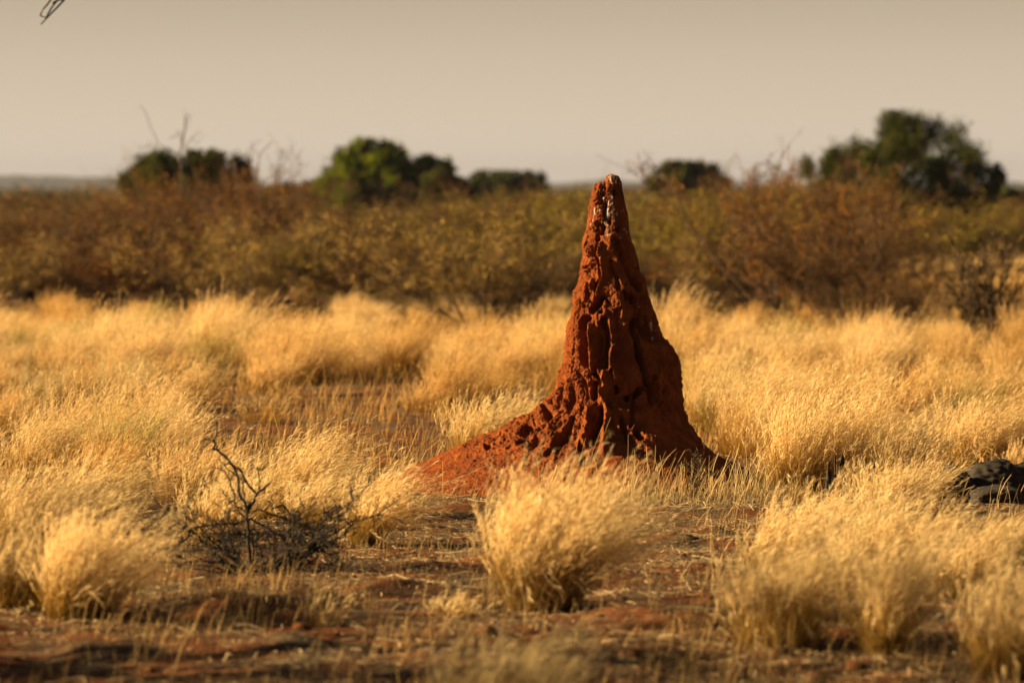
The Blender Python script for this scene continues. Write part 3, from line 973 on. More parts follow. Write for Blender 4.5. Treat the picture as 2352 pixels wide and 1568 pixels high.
# clods of earth
cr = np.random.default_rng(3)
pv, pf, pc, nb = [], [], [], 0
ico = None
import bmesh
bm = bmesh.new()
bmesh.ops.create_icosphere(bm, subdivisions=2, radius=1)
IV = np.array([v_.co[:] for v_ in bm.verts])
IF = np.array([[v_.index for v_ in f_.verts] for f_ in bm.faces])
bm.free()
cx_, cy_ = scatter(1500, 16.5, 31, -150, 2500, lambda x, y, px: noise(x * 1.1, y * 0.6, 9.0, 2) > cr.uniform(-0.1, 0.7, len(x)))
for x0, y0 in zip(cx_, cy_):
    s = cr.uniform(0.006, 0.02) * (1 + 1.6 * (cr.uniform() < 0.06))
    nn = 1 + 0.35 * noise(IV[:, 0] * 1.5 + x0 * 9, IV[:, 1] * 1.5 + y0 * 7, IV[:, 2] * 1.5, 4)
    V_ = IV * nn[:, None] * s * [1.2, 1, 0.7] + [x0, y0, float(Hgt(np.array(x0), np.array(y0))) + s * 0.2]
    pv.append(V_)
    pf.append(IF + nb)
    nb += len(V_)
so = link('clods', mk_mesh('clods', np.concatenate(pv), np.concatenate(pf), M_ground))
tag(so, 'small clods of red earth strewn over the bare ground', 'earth clods', kind='stuff')


# ------------------------------------------------------------------ woody plants
def grow(seed, stems, Ht, spread, levels=3, kids=(6, 5, 4), bend=0.25, up=0.25, r0=0.018, base_r=0.15, ratio=(0.55, 0.5, 0.5), K=5, wob=0.08, ang=0.6):
    """returns list of levels: pts (n,K,3), radius (n,K)"""
    r = np.random.default_rng(seed)
    ph = r.uniform(0, 2 * PI, stems)
    b0 = np.stack([np.cos(ph), np.sin(ph), np.zeros(stems)], 1) * base_r * np.sqrt(r.uniform(0, 1, (stems, 1)))
    a = spread * np.sqrt(r.uniform(0.02, 1, stems))
    dv = np.stack([np.cos(ph) * np.sin(a), np.sin(ph) * np.sin(a), np.cos(a)], 1)
    ln = Ht * r.uniform(0.6, 1.0, stems) / np.maximum(np.cos(a), 0.62) * 0.92
    lv = []
    cur = (b0, dv, ln, np.full(stems, r0))
    for l in range(levels):
        b, dvec, ln, rad = cur
        n = len(b)
        pts = np.zeros((n, K, 3))
        pts[:, 0] = b
        d = dvec.copy()
        for k in range(1, K):
            d = d + r.normal(0, wob + bend / K, (n, 3)) + np.array([0, 0, up / K])
            d /= np.linalg.norm(d, axis=1, keepdims=True)
            pts[:, k] = pts[:, k - 1] + d * (ln / (K - 1))[:, None]
        rr = rad[:, None] * np.linspace(1, 0.45, K)[None]
        lv.append((pts, rr))
        if l == levels - 1:
            break
        m_ = kids[l]
        t = r.uniform(0.25, 1.0, (n, m_)) * (K - 1) * 0.999
        k0 = t.astype(int)
        fr = (t - k0)[..., None]
        i = np.arange(n)[:, None]
        p0 = pts[i, k0] * (1 - fr) + pts[i, k0 + 1] * fr
        tg = pts[i, k0 + 1] - pts[i, k0]
        tg /= np.linalg.norm(tg, axis=-1, keepdims=True)
        nd = tg + r.normal(0, ang, tg.shape)
        nd /= np.linalg.norm(nd, axis=-1, keepdims=True)
        nl = (ln[:, None] * ratio[l] * r.uniform(0.5, 1.1, (n, m_)))
        nr = rad[:, None] * 0.55 * np.ones((n, m_))
        cur = (p0.reshape(-1, 3), nd.reshape(-1, 3), nl.ravel(), nr.ravel())
    return lv


def wood_mesh(name, lv, mat, sides=4, rmin=0.0):
    ps = []
    for i, (p, r) in enumerate(lv):
        c = np.ones(p.shape)
        ps.append(tubes(p, np.maximum(r, rmin), c, sides if i == 0 else 3))
    V_, F_, C_ = merge(ps)
    return mk_mesh(name, V_, F_, mat, C_)


def leaves_mesh(name, lv, mat, n, size, cols, seed=0, jit=0.05, levels=(-1,), long=1.8, tmin=0.2, wf=1.0):
    r = np.random.default_rng(seed)
    P_ = []
    for l in levels:
        p = lv[l][0]
        P_.append(p.reshape(-1, p.shape[1], 3))
    P_ = np.concatenate(P_)
    K = P_.shape[1]
    i = r.integers(0, len(P_), n)
    t = r.uniform(tmin, 1, n) * (K - 1) * 0.999
    k0 = t.astype(int)
    fr = (t - k0)[:, None]
    q = P_[i, k0] * (1 - fr) + P_[i, k0 + 1] * fr + r.normal(0, jit, (n, 3))
    dv = r.normal(0, 1, (n, 3)) + [0, 0, 0.4]
    dv /= np.linalg.norm(dv, axis=1, keepdims=True)
    s = size * r.uniform(0.5, 1.4, (n, 1))
    pp = np.stack([q, q + dv * s * 0.5 * long, q + dv * s * long], 1)
    sd = np.cross(dv, r.normal(0, 1, (n, 3)))
    w = s * np.array([[0.25, 0.8, 0.15]]) * wf
    cols = np.array(cols)
    ci_ = cols[r.integers(0, len(cols), n)] * r.uniform(0.65, 1.3, (n, 1))
    c = np.repeat(ci_[:, None], 3, 1) * 0.70
    V_, F_, C_ = ribbons(pp, w, sd, c)
    return mk_mesh(name, V_, F_, mat, C_)


RUST = [(0.26, 0.115, 0.025), (0.15, 0.07, 0.02), (0.33, 0.155, 0.03)]
BROWN = [(0.17, 0.09, 0.03), (0.10, 0.052, 0.02), (0.24, 0.135, 0.05)]
TAN = [(0.66, 0.46, 0.15), (0.52, 0.35, 0.105), (0.40, 0.28, 0.07)]
OLIVE = [(0.33, 0.255, 0.03), (0.25, 0.20, 0.026), (0.44, 0.33, 0.042)]
GREEN = [(0.10, 0.135, 0.010), (0.07, 0.10, 0.010), (0.17, 0.18, 0.012)]
DGREEN = [(0.052, 0.064, 0.014), (0.038, 0.05, 0.012), (0.09, 0.088, 0.018)]

SH = {}
for kind, cols, nleaf, size in (('rust', RUST, 15000, 0.024), ('brown', BROWN, 15000, 0.024), ('tan', TAN, 11000, 0.022), ('olive', OLIVE, 14000, 0.022)):
    for v_ in range(3):
        sd = {'rust': 10, 'brown': 20, 'tan': 30, 'olive': 40}[kind] + v_
        lv = grow(sd, 20 + 2 * v_, 1.9, 0.85, 4, (6, 5, 3), up=0.35, r0=0.014, base_r=0.28, ratio=(0.55, 0.5, 0.55), K=5, ang=0.42, wob=0.06)
        zz_ = lv[-1][0][..., 2]
        keep_ = zz_.max(1) < np.percentile(zz_, 98.5)
        lv[-1] = (lv[-1][0][keep_], lv[-1][1][keep_])
        HT_ = float(np.percentile(lv[-1][0][..., 2], 95))
        WD_ = float(np.percentile(np.abs(lv[-1][0][..., 0]), 95)) * 2
        SH[kind, v_] = (wood_mesh('stems', lv, M_bark, rmin=0.0035), leaves_mesh('foliage', lv, M_leaf, nleaf, size, cols, sd, 0.03, (-1, -2), long={'rust': 3.5, 'brown': 5.0, 'tan': 5.0, 'olive': 2.6}[kind], wf={'rust': 0.5, 'brown': 0.38, 'tan': 0.4, 'olive': 0.75}[kind]), HT_, WD_)

placed = {}


def shrub(kind, v_, px, d, h, w, label, group, name='dry_shrub', rot=None, cat='shrub'):
    x0 = (px - CX) / F * d
    e = link(name, None, loc=(x0, d, float(Hgt(np.array(x0), np.array(float(d)))) - 0.03),
             rot=(0, 0, rng.uniform(0, 6.28) if rot is None else rot), scale=(w / SH[kind, v_][3], w / SH[kind, v_][3], h / SH[kind, v_][2]))
    tag(e, label, cat, group)
    a, b_ = SH[kind, v_][:2]
    link('stems', a, e)
    link('foliage', b_, e)
    return e


# front shrubs one can tell apart
shrub('tan', 0, 1110, 62, 1.5, 3.0, 'pale tan twiggy shrub nearest the mound on its left, fanning out from one base', 'shrubs at the edge of the thicket')
shrub('brown', 0, 880, 69, 1.3, 2.5, 'low brown shrub with splayed dark stems, left of the pale tan one', 'shrubs at the edge of the thicket')
shrub('olive', 1, 1180, 76, 1.8, 2.6, 'olive green shrub right behind the pale tan one', 'shrubs at the edge of the thicket')
shrub('rust', 0, 1830, 66, 2.1, 3.4, 'big rust orange shrub, highest one in the thicket right of the mound', 'shrubs at the edge of the thicket')
shrub('brown', 2, 1960, 62, 1.5, 2.7, 'dark brown shrub in front of the big rust orange one', 'shrubs at the edge of the thicket')
shrub('brown', 1, 2060, 60, 0.9, 1.5, 'low dark shrub at the right end of the near thicket', 'shrubs at the edge of the thicket')
shrub('olive', 0, 1520, 76, 1.75, 2.5, 'yellow olive shrub just right of the mound', 'shrubs at the edge of the thicket')
shrub('olive', 2, 1640, 74, 1.8, 2.4, 'olive gold shrub between the yellow olive and the rust orange ones', 'shrubs at the edge of the thicket')
shrub('tan', 1, 1590, 70, 1.25, 1.8, 'low tan shrub in front of the olive gold one', 'shrubs at the edge of the thicket')
shrub('rust', 2, 480, 78, 2.1, 3.0, 'tallest brown shrub at left, below the bare snag', 'shrubs at the edge of the thicket')

# thicket rows behind: repeats nobody can tell apart
GL = 'reddish brown leafless shrub standing in the thicket left of the mound'
GR = 'brown dry shrub standing in the distant thicket right of the mound'
GC = 'brownish olive shrub of the hazy thicket directly behind the mound'
rr = np.random.default_rng(12)
TOPX = [-400, 0, 200, 300, 480, 620, 760, 900, 1020, 1120, 1300, 1450, 1600, 1720, 1850, 1980, 2100, 2250, 2400, 2800]
TOPY = [455, 468, 460, 430, 400, 430, 472, 480, 465, 434, 432, 466, 446, 420, 388, 420, 472, 472, 460, 450]
for d, drop, step, wmu in ((71, 75, 190, 3.2), (79, 42, 150, 3.2), (90, 18, 130, 3.0), (106, 6, 118, 3.0), (130, 0, 120, 3.2)):
    px = -360.0 + rr.uniform(0, 90)
    while px < 2750:
        dj = d + rr.uniform(-3, 3)
        yt = np.interp(px, TOPX, TOPY) + drop * rr.uniform(0.4, 1.4) + rr.uniform(-12, 22)
        h = 2.0 + (435 - yt) / F * dj
        h = min(max(h, 0.9), 2.7) * 0.89
        q = rr.uniform()
        if px < 720:
            kind = 'brown' if q < 0.68 else ('rust' if q < 0.88 else 'tan')
            lab, gp = GL, 'reddish brown shrubs left of the mound'
        elif px < 1700:
            kind = 'brown' if q < 0.2 else ('tan' if q < 0.5 else 'olive')
            lab, gp = GC, 'brownish olive shrubs behind the mound'
        else:
            kind = 'brown' if q < 0.55 else ('rust' if q < 0.8 else ('tan' if q < 0.9 else 'olive'))
            lab, gp = GR, 'brown shrubs right of the mound'
        if not (px > 2000 and dj < 102):
            shrub(kind, int(rr.integers(3)), px, dj, h, wmu * rr.uniform(0.75, 1.3), lab, gp)
        px += step * rr.uniform(0.7, 1.3)

# bare twiggy shrub at the right edge
lv = grow(77, 17, 1.05, 0.5, 4, (6, 5, 3), up=0.3, r0=0.016, base_r=0.12, K=5, ang=0.35)
p0 = G(2262, 805)
e = link('bare_shrub', None, loc=(p0[0], p0[1], 0))
tag(e, 'small nearly bare dark shrub alone in the grass at the right edge', 'shrub')
link('stems', wood_mesh('stems', lv, M_dark, rmin=0.006), e)
link('foliage', leaves_mesh('foliage', lv, M_leaf, 900, 0.022, [(0.20, 0.14, 0.03), (0.13, 0.09, 0.018)], 5, 0.02), e)


# trees: lobed crowns of many leaf sprays on a branching trunk
def tree(px, d, ytop, wpx, label, cols, seed, lobes, name='tree', nleaf=16000, size=0.07, crown_bottom=0.3):
    H = CAMH + (435 - ytop) / F * d
    W = wpx / F * d
    r = np.random.default_rng(seed)
    x0 = (px - CX) / F * d
    e = link(name, None, loc=(x0, d, -0.05))
    tag(e, label, 'tree', 'trees rising behind the thicket')
    lv = grow(seed, 5, H * 0.62, 0.55, 3, (5, 5), up=0.15, r0=0.03 * H / 2, base_r=0.12, K=6, ang=0.55)
    link('trunk', wood_mesh('trunk', lv, M_bark), e)
    P_, N_ = [], []
    tot = sum(l[3] for l in lobes)
    for lx_, lz_, lr_, wt in lobes:
        # each lobe is a swarm of twig clumps
        nc = max(6, int(46 * wt / tot * len(lobes) / 2.2))
        c = r.normal(0, 1, (nc, 3))
        c /= np.linalg.norm(c, axis=1, keepdims=True)
        c *= r.uniform(0.35, 1.0, (nc, 1)) ** 0.6
        cen = c * lr_ * W * np.array([1, 1, 0.85]) + np.array([lx_ * W, r.normal(0, 0.12) * W, lz_ * H])
        per = int(nleaf * wt / tot / nc)
        q = np.repeat(cen, per, 0) + r.normal(0, 1, (nc * per, 3)) * lr_ * W * 0.17
        P_.append(q)
    q = np.concatenate(P_)
    q = q[(q[:, 2] > H * 0.12) & (q[:, 2] < H * 1.04)]
    n = len(q)
    dv = r.normal(0, 1, (n, 3)) + [0, 0, 0.5]
    dv /= np.linalg.norm(dv, axis=1, keepdims=True)
    s = size * r.uniform(0.5, 1.4, (n, 1))
    pp = np.stack([q, q + dv * s * 0.9, q + dv * s * 1.8], 1)
    sd = np.cross(dv, r.normal(0, 1, (n, 3)))
    w = s * np.array([[0.3, 0.9, 0.2]])
    cc = np.array(cols)[r.integers(0, len(cols), n)] * r.uniform(0.7, 1.3, (n, 1))
    V_, F_, C_ = ribbons(pp, w, sd, np.repeat(cc[:, None], 3, 1))
    link('crown', mk_mesh('crown', V_, F_, M_tree, C_ * 0.85), e)
    return e


tree(912, 150, 328, 335, 'bright green rounded tree behind the thicket left of the mound',
     GREEN, 1, [(-.36, .62, .17, 1), (-.22, .84, .17, 1.2), (-.05, .80, .16, 1.1), (.08, .68, .18, 1), (.22, .74, .13, .8), (-.28, .48, .2, 1), (0, .5, .22, 1.2), (.26, .55, .17, 1), (.4, .52, .12, .7)], nleaf=26000, size=0.09)
tree(2085, 112, 262, 455, 'largest dark green tree, rising at the right behind the rust orange shrub',
     DGREEN, 2, [(0.0, .86, .16, 1.3), (.14, .78, .17, 1.2), (-.12, .72, .15, .9), (-.28, .70, .15, 1.2), (-.42, .63, .12, .8), (.26, .60, .16, 1), (.42, .58, .08, .4), (0, .55, .25, 1.6), (.3, .45, .2, 1), (-.2, .5, .2, 1)], nleaf=52000, size=0.042)
tree(440, 120, 352, 310, 'dark green tree crown showing behind the bare snag at left',
     DGREEN, 3, [(-.2, .82, .2, 1), (.1, .86, .17, 1), (-.38, .7, .14, .7), (.32, .76, .16, .8), (.0, .6, .28, 1.2)], nleaf=20000, size=0.065)
tree(1575, 200, 378, 190, 'small dark round tree on the horizon just right of the mound',
     DGREEN, 4, [(-.2, .78, .26, 1), (.15, .8, .24, 1), (.38, .68, .16, .8), (0, .55, .32, 1)], nleaf=15000, size=0.12)
tree(1165, 230, 400, 180, 'low dark tree on the horizon left of the mound tip',
     DGREEN, 5, [(-.3, .75, .2, 1), (0, .85, .24, 1), (.3, .78, .2, 1), (0, .55, .35, 1)], nleaf=14000, size=0.13)
tree(1025, 140, 385, 120, 'small dark green tree touching the right side of the bright green one',
     DGREEN, 6, [(-.1, .8, .28, 1), (.2, .7, .25, 1), (0, .5, .35, 1)], nleaf=11000, size=0.09)
tree(2320, 170, 418, 110, 'low tree at the right edge of the horizon',
     DGREEN, 7, [(-.1, .8, .28, 1), (.2, .7, .25, 1), (0, .5, .35, 1)], nleaf=9000, size=0.1)
tree(690, 170, 418, 170, 'low olive tree left of the bright green one',
     DGREEN, 8, [(-.3, .72, .24, 1), (.2, .7, .25, 1), (0, .5, .35, 1)], nleaf=9000, size=0.1)


# dead snags with bare limbs against the sky
def snag(px, d, limbs, label, rad):
    x0 = (px - CX) / F * d
    e = link('dead_snag', None, loc=(x0, d, 0))
    tag(e, label, 'dead tree')
    r = np.random.default_rng(int(px))
    base = np.array([x0, d, 0])
    ps = []
    for pl, r0 in limbs:
        q = np.array([P(a, b_, d) for a, b_ in pl]) - base
        q[:, 1] += np.cumsum(r.normal(0, 0.05, len(q)))
        q = q - q[:1] * 0
        K = 9
        s = np.linspace(0, len(q) - 1, K)
        qq = np.stack([np.interp(s, np.arange(len(q)), q[:, j]) for j in range(3)], 1)
        qq[1:-1] += r.normal(0, 0.012, (K - 2, 3))
        ps.append(tubes(qq[None], (np.linspace(1, 0.45, K) * r0 * 0.85)[None], np.ones((1, K, 3)), 5))
    V_, F_, C_ = merge(ps)
    o = link('limbs', mk_mesh('limbs', V_, F_, M_snag, C_), e)
    return e


snag(410, 79, [([(430, 690), (425, 500), (414, 380), (418, 330), (428, 290), (432, 262)], .030),
               ([(418, 330), (412, 300), (398, 318), (390, 312)], .014), ([(414, 345), (440, 318), (462, 300)], .012),
               ([(428, 295), (442, 262)], .009), ([(424, 285), (422, 245)], .007), ([(416, 360), (395, 345), (360, 332), (344, 290), (334, 255), (318, 240)], .012),
               ([(360, 332), (320, 338), (310, 380)], .008), ([(440, 318), (448, 330), (470, 310)], .007)],
     'bare grey snag, highest of the dead branches over the left thicket', 0.03)
snag(560, 80, [([(555, 690), (548, 480), (540, 400), (536, 375), (552, 362), (565, 352)], .020), ([(540, 400), (530, 370), (520, 345)], .012)],
     'short forked dead branch between the two taller snags', 0.02)
snag(625, 80, [([(600, 690), (600, 480), (590, 400), (598, 355), (625, 325)], .022), ([(590, 400), (572, 375), (560, 350), (600, 320)], .012),
               ([(600, 420), (640, 395), (672, 350), (690, 372), (688, 410)], .012), ([(672, 350), (665, 312)], .008), ([(598, 360), (580, 340)], .008)],
     'wide forked dead branch at the right end of the left thicket', 0.02)

# far scrub up to the horizon, reads as one mass
fr_ = np.random.default_rng(44)
parts = []
for (d0, d1, n, hm) in ((150, 320, 700, 1.6), (320, 800, 900, 1.6), (800, 1900, 1500, 2.3)):
    d = fr_.uniform(d0, d1, n)
    x0 = (fr_.uniform(-900, 3300, n) - CX) / F * d
    h = hm * fr_.uniform(0.6, 1.25, n)
    per = 90 if d0 < 800 else 30
    cx3 = np.stack([x0, d, h * 0.45], 1)
    q = np.repeat(cx3, per, 0)
    hh = np.repeat(h, per)[:, None]
    q = q + fr_.normal(0, 1, q.shape) * hh * np.array([0.55, 0.4, 0.23])
    q[:, 2] = np.abs(q[:, 2])
    m_ = len(q)
    dv = fr_.normal(0, 1, (m_, 3))
    dv /= np.linalg.norm(dv, axis=1, keepdims=True)
    s = hh * (0.06 if d0 < 800 else 0.14)
    pp = np.stack([q - dv * s, q, q + dv * s], 1)
    sd = np.cross(dv, fr_.normal(0, 1, (m_, 3)))
    w = s * np.array([[0.5, 1.5, 0.4]])
    cc = np.array(BROWN + DGREEN + DGREEN)[fr_.integers(0, 9, m_)] * fr_.uniform(0.7, 1.2, (m_, 1))
    parts.append(ribbons(pp, w, sd, np.repeat(cc[:, None], 3, 1)))
V_, F_, C_ = merge(parts)
so = link('far_scrub', mk_mesh('far_scrub', V_, F_, M_leaf, C_))
tag(so, 'far off scrub fading to blue along the horizon', 'scrub', kind='stuff')

# ------------------------------------------------------------------ dead thorn bush in the foreground
TB = [([(860, 1380), (830, 1100), (820, 900), (815, 800), (800, 745), (750, 690), (748, 560), (700, 440), (600, 340), (530, 298)], 15),
      ([(530, 298), (548, 220), (558, 130), (556, 55)], 8), ([(538, 238), (440, 212)], 6), ([(530, 298), (490, 320)], 5),
      ([(820, 830), (870, 740), (890, 680), (1000, 590)], 15), ([(885, 680), (840, 640), (790, 570), (760, 500), (700, 440)], 11),
      ([(910, 660), (910, 560), (895, 455)], 7), ([(895, 455), (955, 480)], 5), ([(1000, 590), (1020, 560)], 5),
      ([(810, 800), (790, 680), (778, 560), (775, 510)], 7),
      ([(810, 820), (720, 770), (715, 680), (680, 580), (640, 500), (600, 460), (510, 462)], 8),
      ([(715, 770), (660, 720), (600, 680)], 5),
      ([(750, 560), (650, 480), (580, 390)], 6),
      ([(830, 910), (720, 925), (560, 935), (340, 965), (270, 960)], 9), ([(560, 935), (500, 935), (560, 885)], 5),
      ([(345, 965), (300, 1060), (230, 1100)], 8), ([(280, 1055), (170, 1030)], 6),
      ([(860, 1010), (700, 1015), (580, 1005), (380, 1000)], 8),
      ([(840, 880), (960, 940), (1030, 990), (1080, 1050)], 9), ([(850, 830), (900, 810), (1050, 870), (1140, 900), (1210, 910), (1320, 940)], 8),
      ([(1040, 800), (1110, 780), (1180, 870), (1230, 950), (1290, 1080), (1320, 1110), (1400, 1070), (1480, 1020)], 9),
      ([(1040, 800), (1000, 720)], 5), ([(1290, 810), (1250, 770), (1240, 690)], 5), ([(1200, 900), (1290, 830), (1390, 760)], 5),
      ([(1000, 1380), (1050, 1180), (1150, 1010), (1210, 900)], 11), ([(1320, 1110), (1430, 1160), (1380, 1220), (1320, 1260)], 8),
      ([(1100, 1380), (1180, 1250), (1290, 1100)], 9), ([(900, 1380), (700, 1230), (560, 1130), (420, 1080)], 8),
      ([(960, 1380), (920, 1200), (990, 1000), (970, 900)], 8), ([(1000, 1350), (1200, 1330), (1400, 1340), (1550, 1360)], 7),
      ([(880, 1360), (650, 1330), (420, 1290), (250, 1280), (190, 1200)], 7), ([(1250, 1100), (1260, 950), (1200, 860)], 7),
      ([(300, 800), (330, 850), (420, 880)], 4), ([(170, 1030), (120, 1010)], 4), ([(200, 1150), (90, 1160), (20, 1150)], 5),
      ([(1150, 1010), (1000, 1015), (860, 1010)], 7), ([(1430, 1180), (1460, 1060), (1380, 960)], 5)]
bd = 23.0
r = np.random.default_rng(9)
p0 = np.array([P(0.5742 * (600 + 960 / 2.091), 1320, bd)[0], bd, 0])
ps = []
tw = []
for pl, wd in TB:
    q = np.array([P(0.5742 * (600 + a / 2.091), 0.5742 * (1650 + b_ / 2.09), bd) for a, b_ in pl]) - p0
    dep = r.normal(0, 0.10) + np.cumsum(r.normal(0, 0.03, len(q)))
    q[:, 1] += dep * np.clip(1.1 - q[:, 2] * 1.5, 0.1, 1)
    K = max(7, 3 * len(q))
    s = np.linspace(0, len(q) - 1, K)
    qq = np.stack([np.interp(s, np.arange(len(q)), q[:, j]) for j in range(3)], 1)
    qq[1:-1] += r.normal(0, 0.0025, (K - 2, 3))
    rad = wd / 2.09 * 0.5742 / 440 * 0.5 * 2.2
    ps.append(tubes(qq[None], (np.linspace(1, 0.6, K) * rad)[None], np.ones((1, K, 3)), 5))
    # spurs and thorns
    for _ in range(int(3 + 26 * np.linalg.norm(np.diff(q, axis=0), axis=1).sum())):
        k = r.integers(1, K - 1)
        tw.append((qq[k], r.uniform(0.015, 0.06), rad * 0.55))
for (c, ln, rd) in tw:
    dv = r.normal(0, 1, 3) + [0, 0, 0.3]
    dv /= np.linalg.norm(dv)
    q = np.stack([c, c + dv * ln * 0.5 + r.normal(0, 0.003, 3), c + dv * ln])
    ps.append(tubes(q[None], np.array([[1, 0.7, 0.25]]) * max(rd, 0.0013), np.ones((1, 3, 3)), 3))
lv = grow(5, 24, 0.40, 1.25, 4, (5, 4, 3), up=0.08, r0=0.0055, base_r=0.16, ratio=(0.6, 0.5, 0.5), K=6, wob=0.16, ang=0.75)
for i, (p_, r_) in enumerate(lv):
    p_ = p_ * np.array([0.98, 0.85, 0.85])
    p_[..., 2] = np.abs(p_[..., 2])
    p_[..., 0] -= 0.04
    ps.append(tubes(p_, np.maximum(r_ * 1.3, 0.0023), np.ones(p_.shape), 3))
V_, F_, C_ = merge(ps)
tb = link('thorn_bush', mk_mesh('thorn_bush', V_, F_, M_thorn, C_), loc=p0)
tag(tb, 'blackish leafless dead thorn bush with crooked branches on the bare ground at left', 'thorn bush')


# ------------------------------------------------------------------ dark rocks and stumps at the right
def rock(px, py, d, w, h, label, seed, dz=1.0):
    x0 = (px - CX) / F * d
    bm = bmesh.new()
    bmesh.ops.create_icosphere(bm, subdivisions=5, radius=1)
    V_ = np.array([q.co[:] for q in bm.verts])
    Fi = np.array([[q.index for q in f_.verts] for f_ in bm.faces])
    bm.free()
    dd_ = 1 + 0.22 * fbm(V_[:, 0] * 1.3 + seed, V_[:, 1] * 1.3, V_[:, 2] * 1.3, 3, seed) \
        - 0.10 * np.abs(fbm(V_[:, 0] * 3 + V_[:, 2] * 2, V_[:, 1] * 3 + seed, V_[:, 2] * 6 - V_[:, 0] * 3, 3, seed + 5)) \
        + 0.10 * fbm(V_[:, 0] * 7, V_[:, 1] * 7, V_[:, 2] * 7, 4, seed + 9, 0.6)
    V_ = V_ * dd_[:, None]
    V_ = np.sign(V_) * np.abs(V_) ** 0.9
    V_ *= np.array([w / 2, w / 2 * dz, h * 0.72])
    V_[:, 2] += h * 0.28
    o = link('rock', mk_mesh('rock', V_, Fi, M_rock), loc=(x0, d, 0))
    tag(o, label, 'rock', 'dark rocks in the grass')
    return o


rock(2185, 1110, 28.2, 0.34, 0.23, 'left and smallest of the three dark rocks, half hidden in grass', 3)
rock(2290, 1110, 28.5, 0.46, 0.24, 'rounded dark rock in the middle of the three', 14)
rock(2362, 1110, 28.7, 0.40, 0.22, 'dark rock cut off by the right edge', 25)
rock(2290, 1160, 28.0, 0.36, 0.12, 'low dark brown rock lying in front of the three bigger ones', 31)


def stump(px, d, w, h, label, seed):
    x0 = (px - CX) / F * d
    r = np.random.default_rng(seed)
    ps = []
    for k in range(5):
        a = r.uniform(-1, 1) * w * 0.4
        hh = h * r.uniform(0.55, 1.0)
        K = 8
        q = np.stack([a + np.linspace(0, r.normal(0, 0.02), K), np.full(K, r.normal(0, 0.03)), np.linspace(-0.03, hh, K)], 1)
        q += r.normal(0, 0.004, q.shape)
        ps.append(tubes(q[None], (np.array([1, 1, .95, .9, .8, .75, .6, .25]) * w * r.uniform(0.16, 0.26))[None], np.ones((1, K, 3)), 7))
    V_, F_, C_ = merge(ps)
    o = link('stump', mk_mesh('stump', V_, F_, M_rock, C_), loc=(x0, d, 0))
    tag(o, label, 'stump', 'charred stumps in the grass')


stump(1908, 28.2, 0.10, 0.26, 'left jagged dark stump in the grass right of the mound', 4)
stump(1930, 28.4, 0.07, 0.33, 'tallest thin dark stump between the other two', 5)
stump(1995, 28.3, 0.11, 0.27, 'right jagged dark stump, nearest the dark rocks', 6)

# tall bare stems in front of the mound
ps = []
for (bx, by, tx, ty, bend_) in [(1340, 1130, 1403, 958, -6), (1330, 1130, 1383, 980, -5), (1285, 1110, 1331, 990, 8), (1300, 1115, 1345, 1005, 4),
                                (1428, 1110, 1443, 997, 5), (1192, 1120, 1244, 1028, 3)]:
    d = 28.4
    a, c_ = P(bx, by + 25, d), P(tx, ty, d)
    K = 8
    t = np.linspace(0, 1, K)[:, None]
    q = a * (1 - t) + c_ * t
    q[:, 0] += (np.sin(t[:, 0] * PI) * bend_ / F * d)
    ps.append(tubes(q[None], (np.linspace(0.0016, 0.0009, K))[None], np.tile([0.55, 0.38, 0.2], (1, K, 1)), 4))
V_, F_, C_ = merge(ps)
c0 = G(1330, 1150)
V_ = V_ - [c0[0], 28.4, 0]
o = link('tall_grass', mk_mesh('tall_grass', V_, F_, M_straw, C_), loc=(c0[0], 28.4, 0))
tag(o, 'few tall thin bare grass stems standing before the foot of the mound', 'grass stems')

# small dry forb at right foot
lv = grow(61, 5, 0.34, 0.5, 3, (6, 4), up=0.2, r0=0.003, base_r=0.03, K=6, ang=0.6, ratio=(0.4, 0.4))
p0 = G(1605, 1150)
e = link('dry_forb', None, loc=(p0[0], p0[1], 0), rot=(0, 0.25, 0))
tag(e, 'small dry weed with curled leaves in the stubble at the right foot of the mound', 'weed')
link('stems', wood_mesh('stems', lv, M_bark, rmin=0.0012), e)
link('foliage', leaves_mesh('foliage', lv, M_leaf, 260, 0.011, [(0.2, 0.15, 0.07), (0.12, 0.09, 0.05)], 3, 0.006, long=2.2), e)

# ------------------------------------------------------------------ hanging twig of a tree left of the frame
d = 22.5
TW = [([(990, -60), (880, 100), (800, 190), (755, 300)], 46), ([(755, 300), (840, 330), (900, 320)], 30),
      ([(1260, -60), (1100, 120), (950, 270), (770, 460)], 44), ([(1080, 10), (990, 120), (900, 270), (880, 310)], 40),
      ([(1180, -60), (1080, 10), (990, 65)], 50), ([(1080, 10), (1150, 5), (1230, -40)], 30)]
tx0, tz0 = -8.4, 0.0
ty0 = 19.0
e = link('acacia_tree', None, loc=(tx0, ty0, 0))
tag(e, 'tree outside the picture whose dry twigs hang into the top left corner, its unseen crown added to shade the foreground', 'tree')
base = np.array([tx0, ty0, 0])
ps = []
for pl, wd in TW:
    q = np.array([P(0.5742 * a / 4.704, 0.5742 * b_ / 4.704, d) for a, b_ in pl]) - base
    K = 9
    s = np.linspace(0, len(q) - 1, K)
    qq = np.stack([np.interp(s, np.arange(len(q)), q[:, j]) for j in range(3)], 1)
    rad = wd / 4.704 * 0.5742 / F * d * 0.5
    ps.append(tubes(qq[None], (np.linspace(1, 0.7, K) * rad)[None], np.ones((1, K, 3)), 6))
j0 = P(0.5742 * 1180 / 4.704, -8, d) - base
j1 = P(0.5742 * 980 / 4.704, -8, d) - base
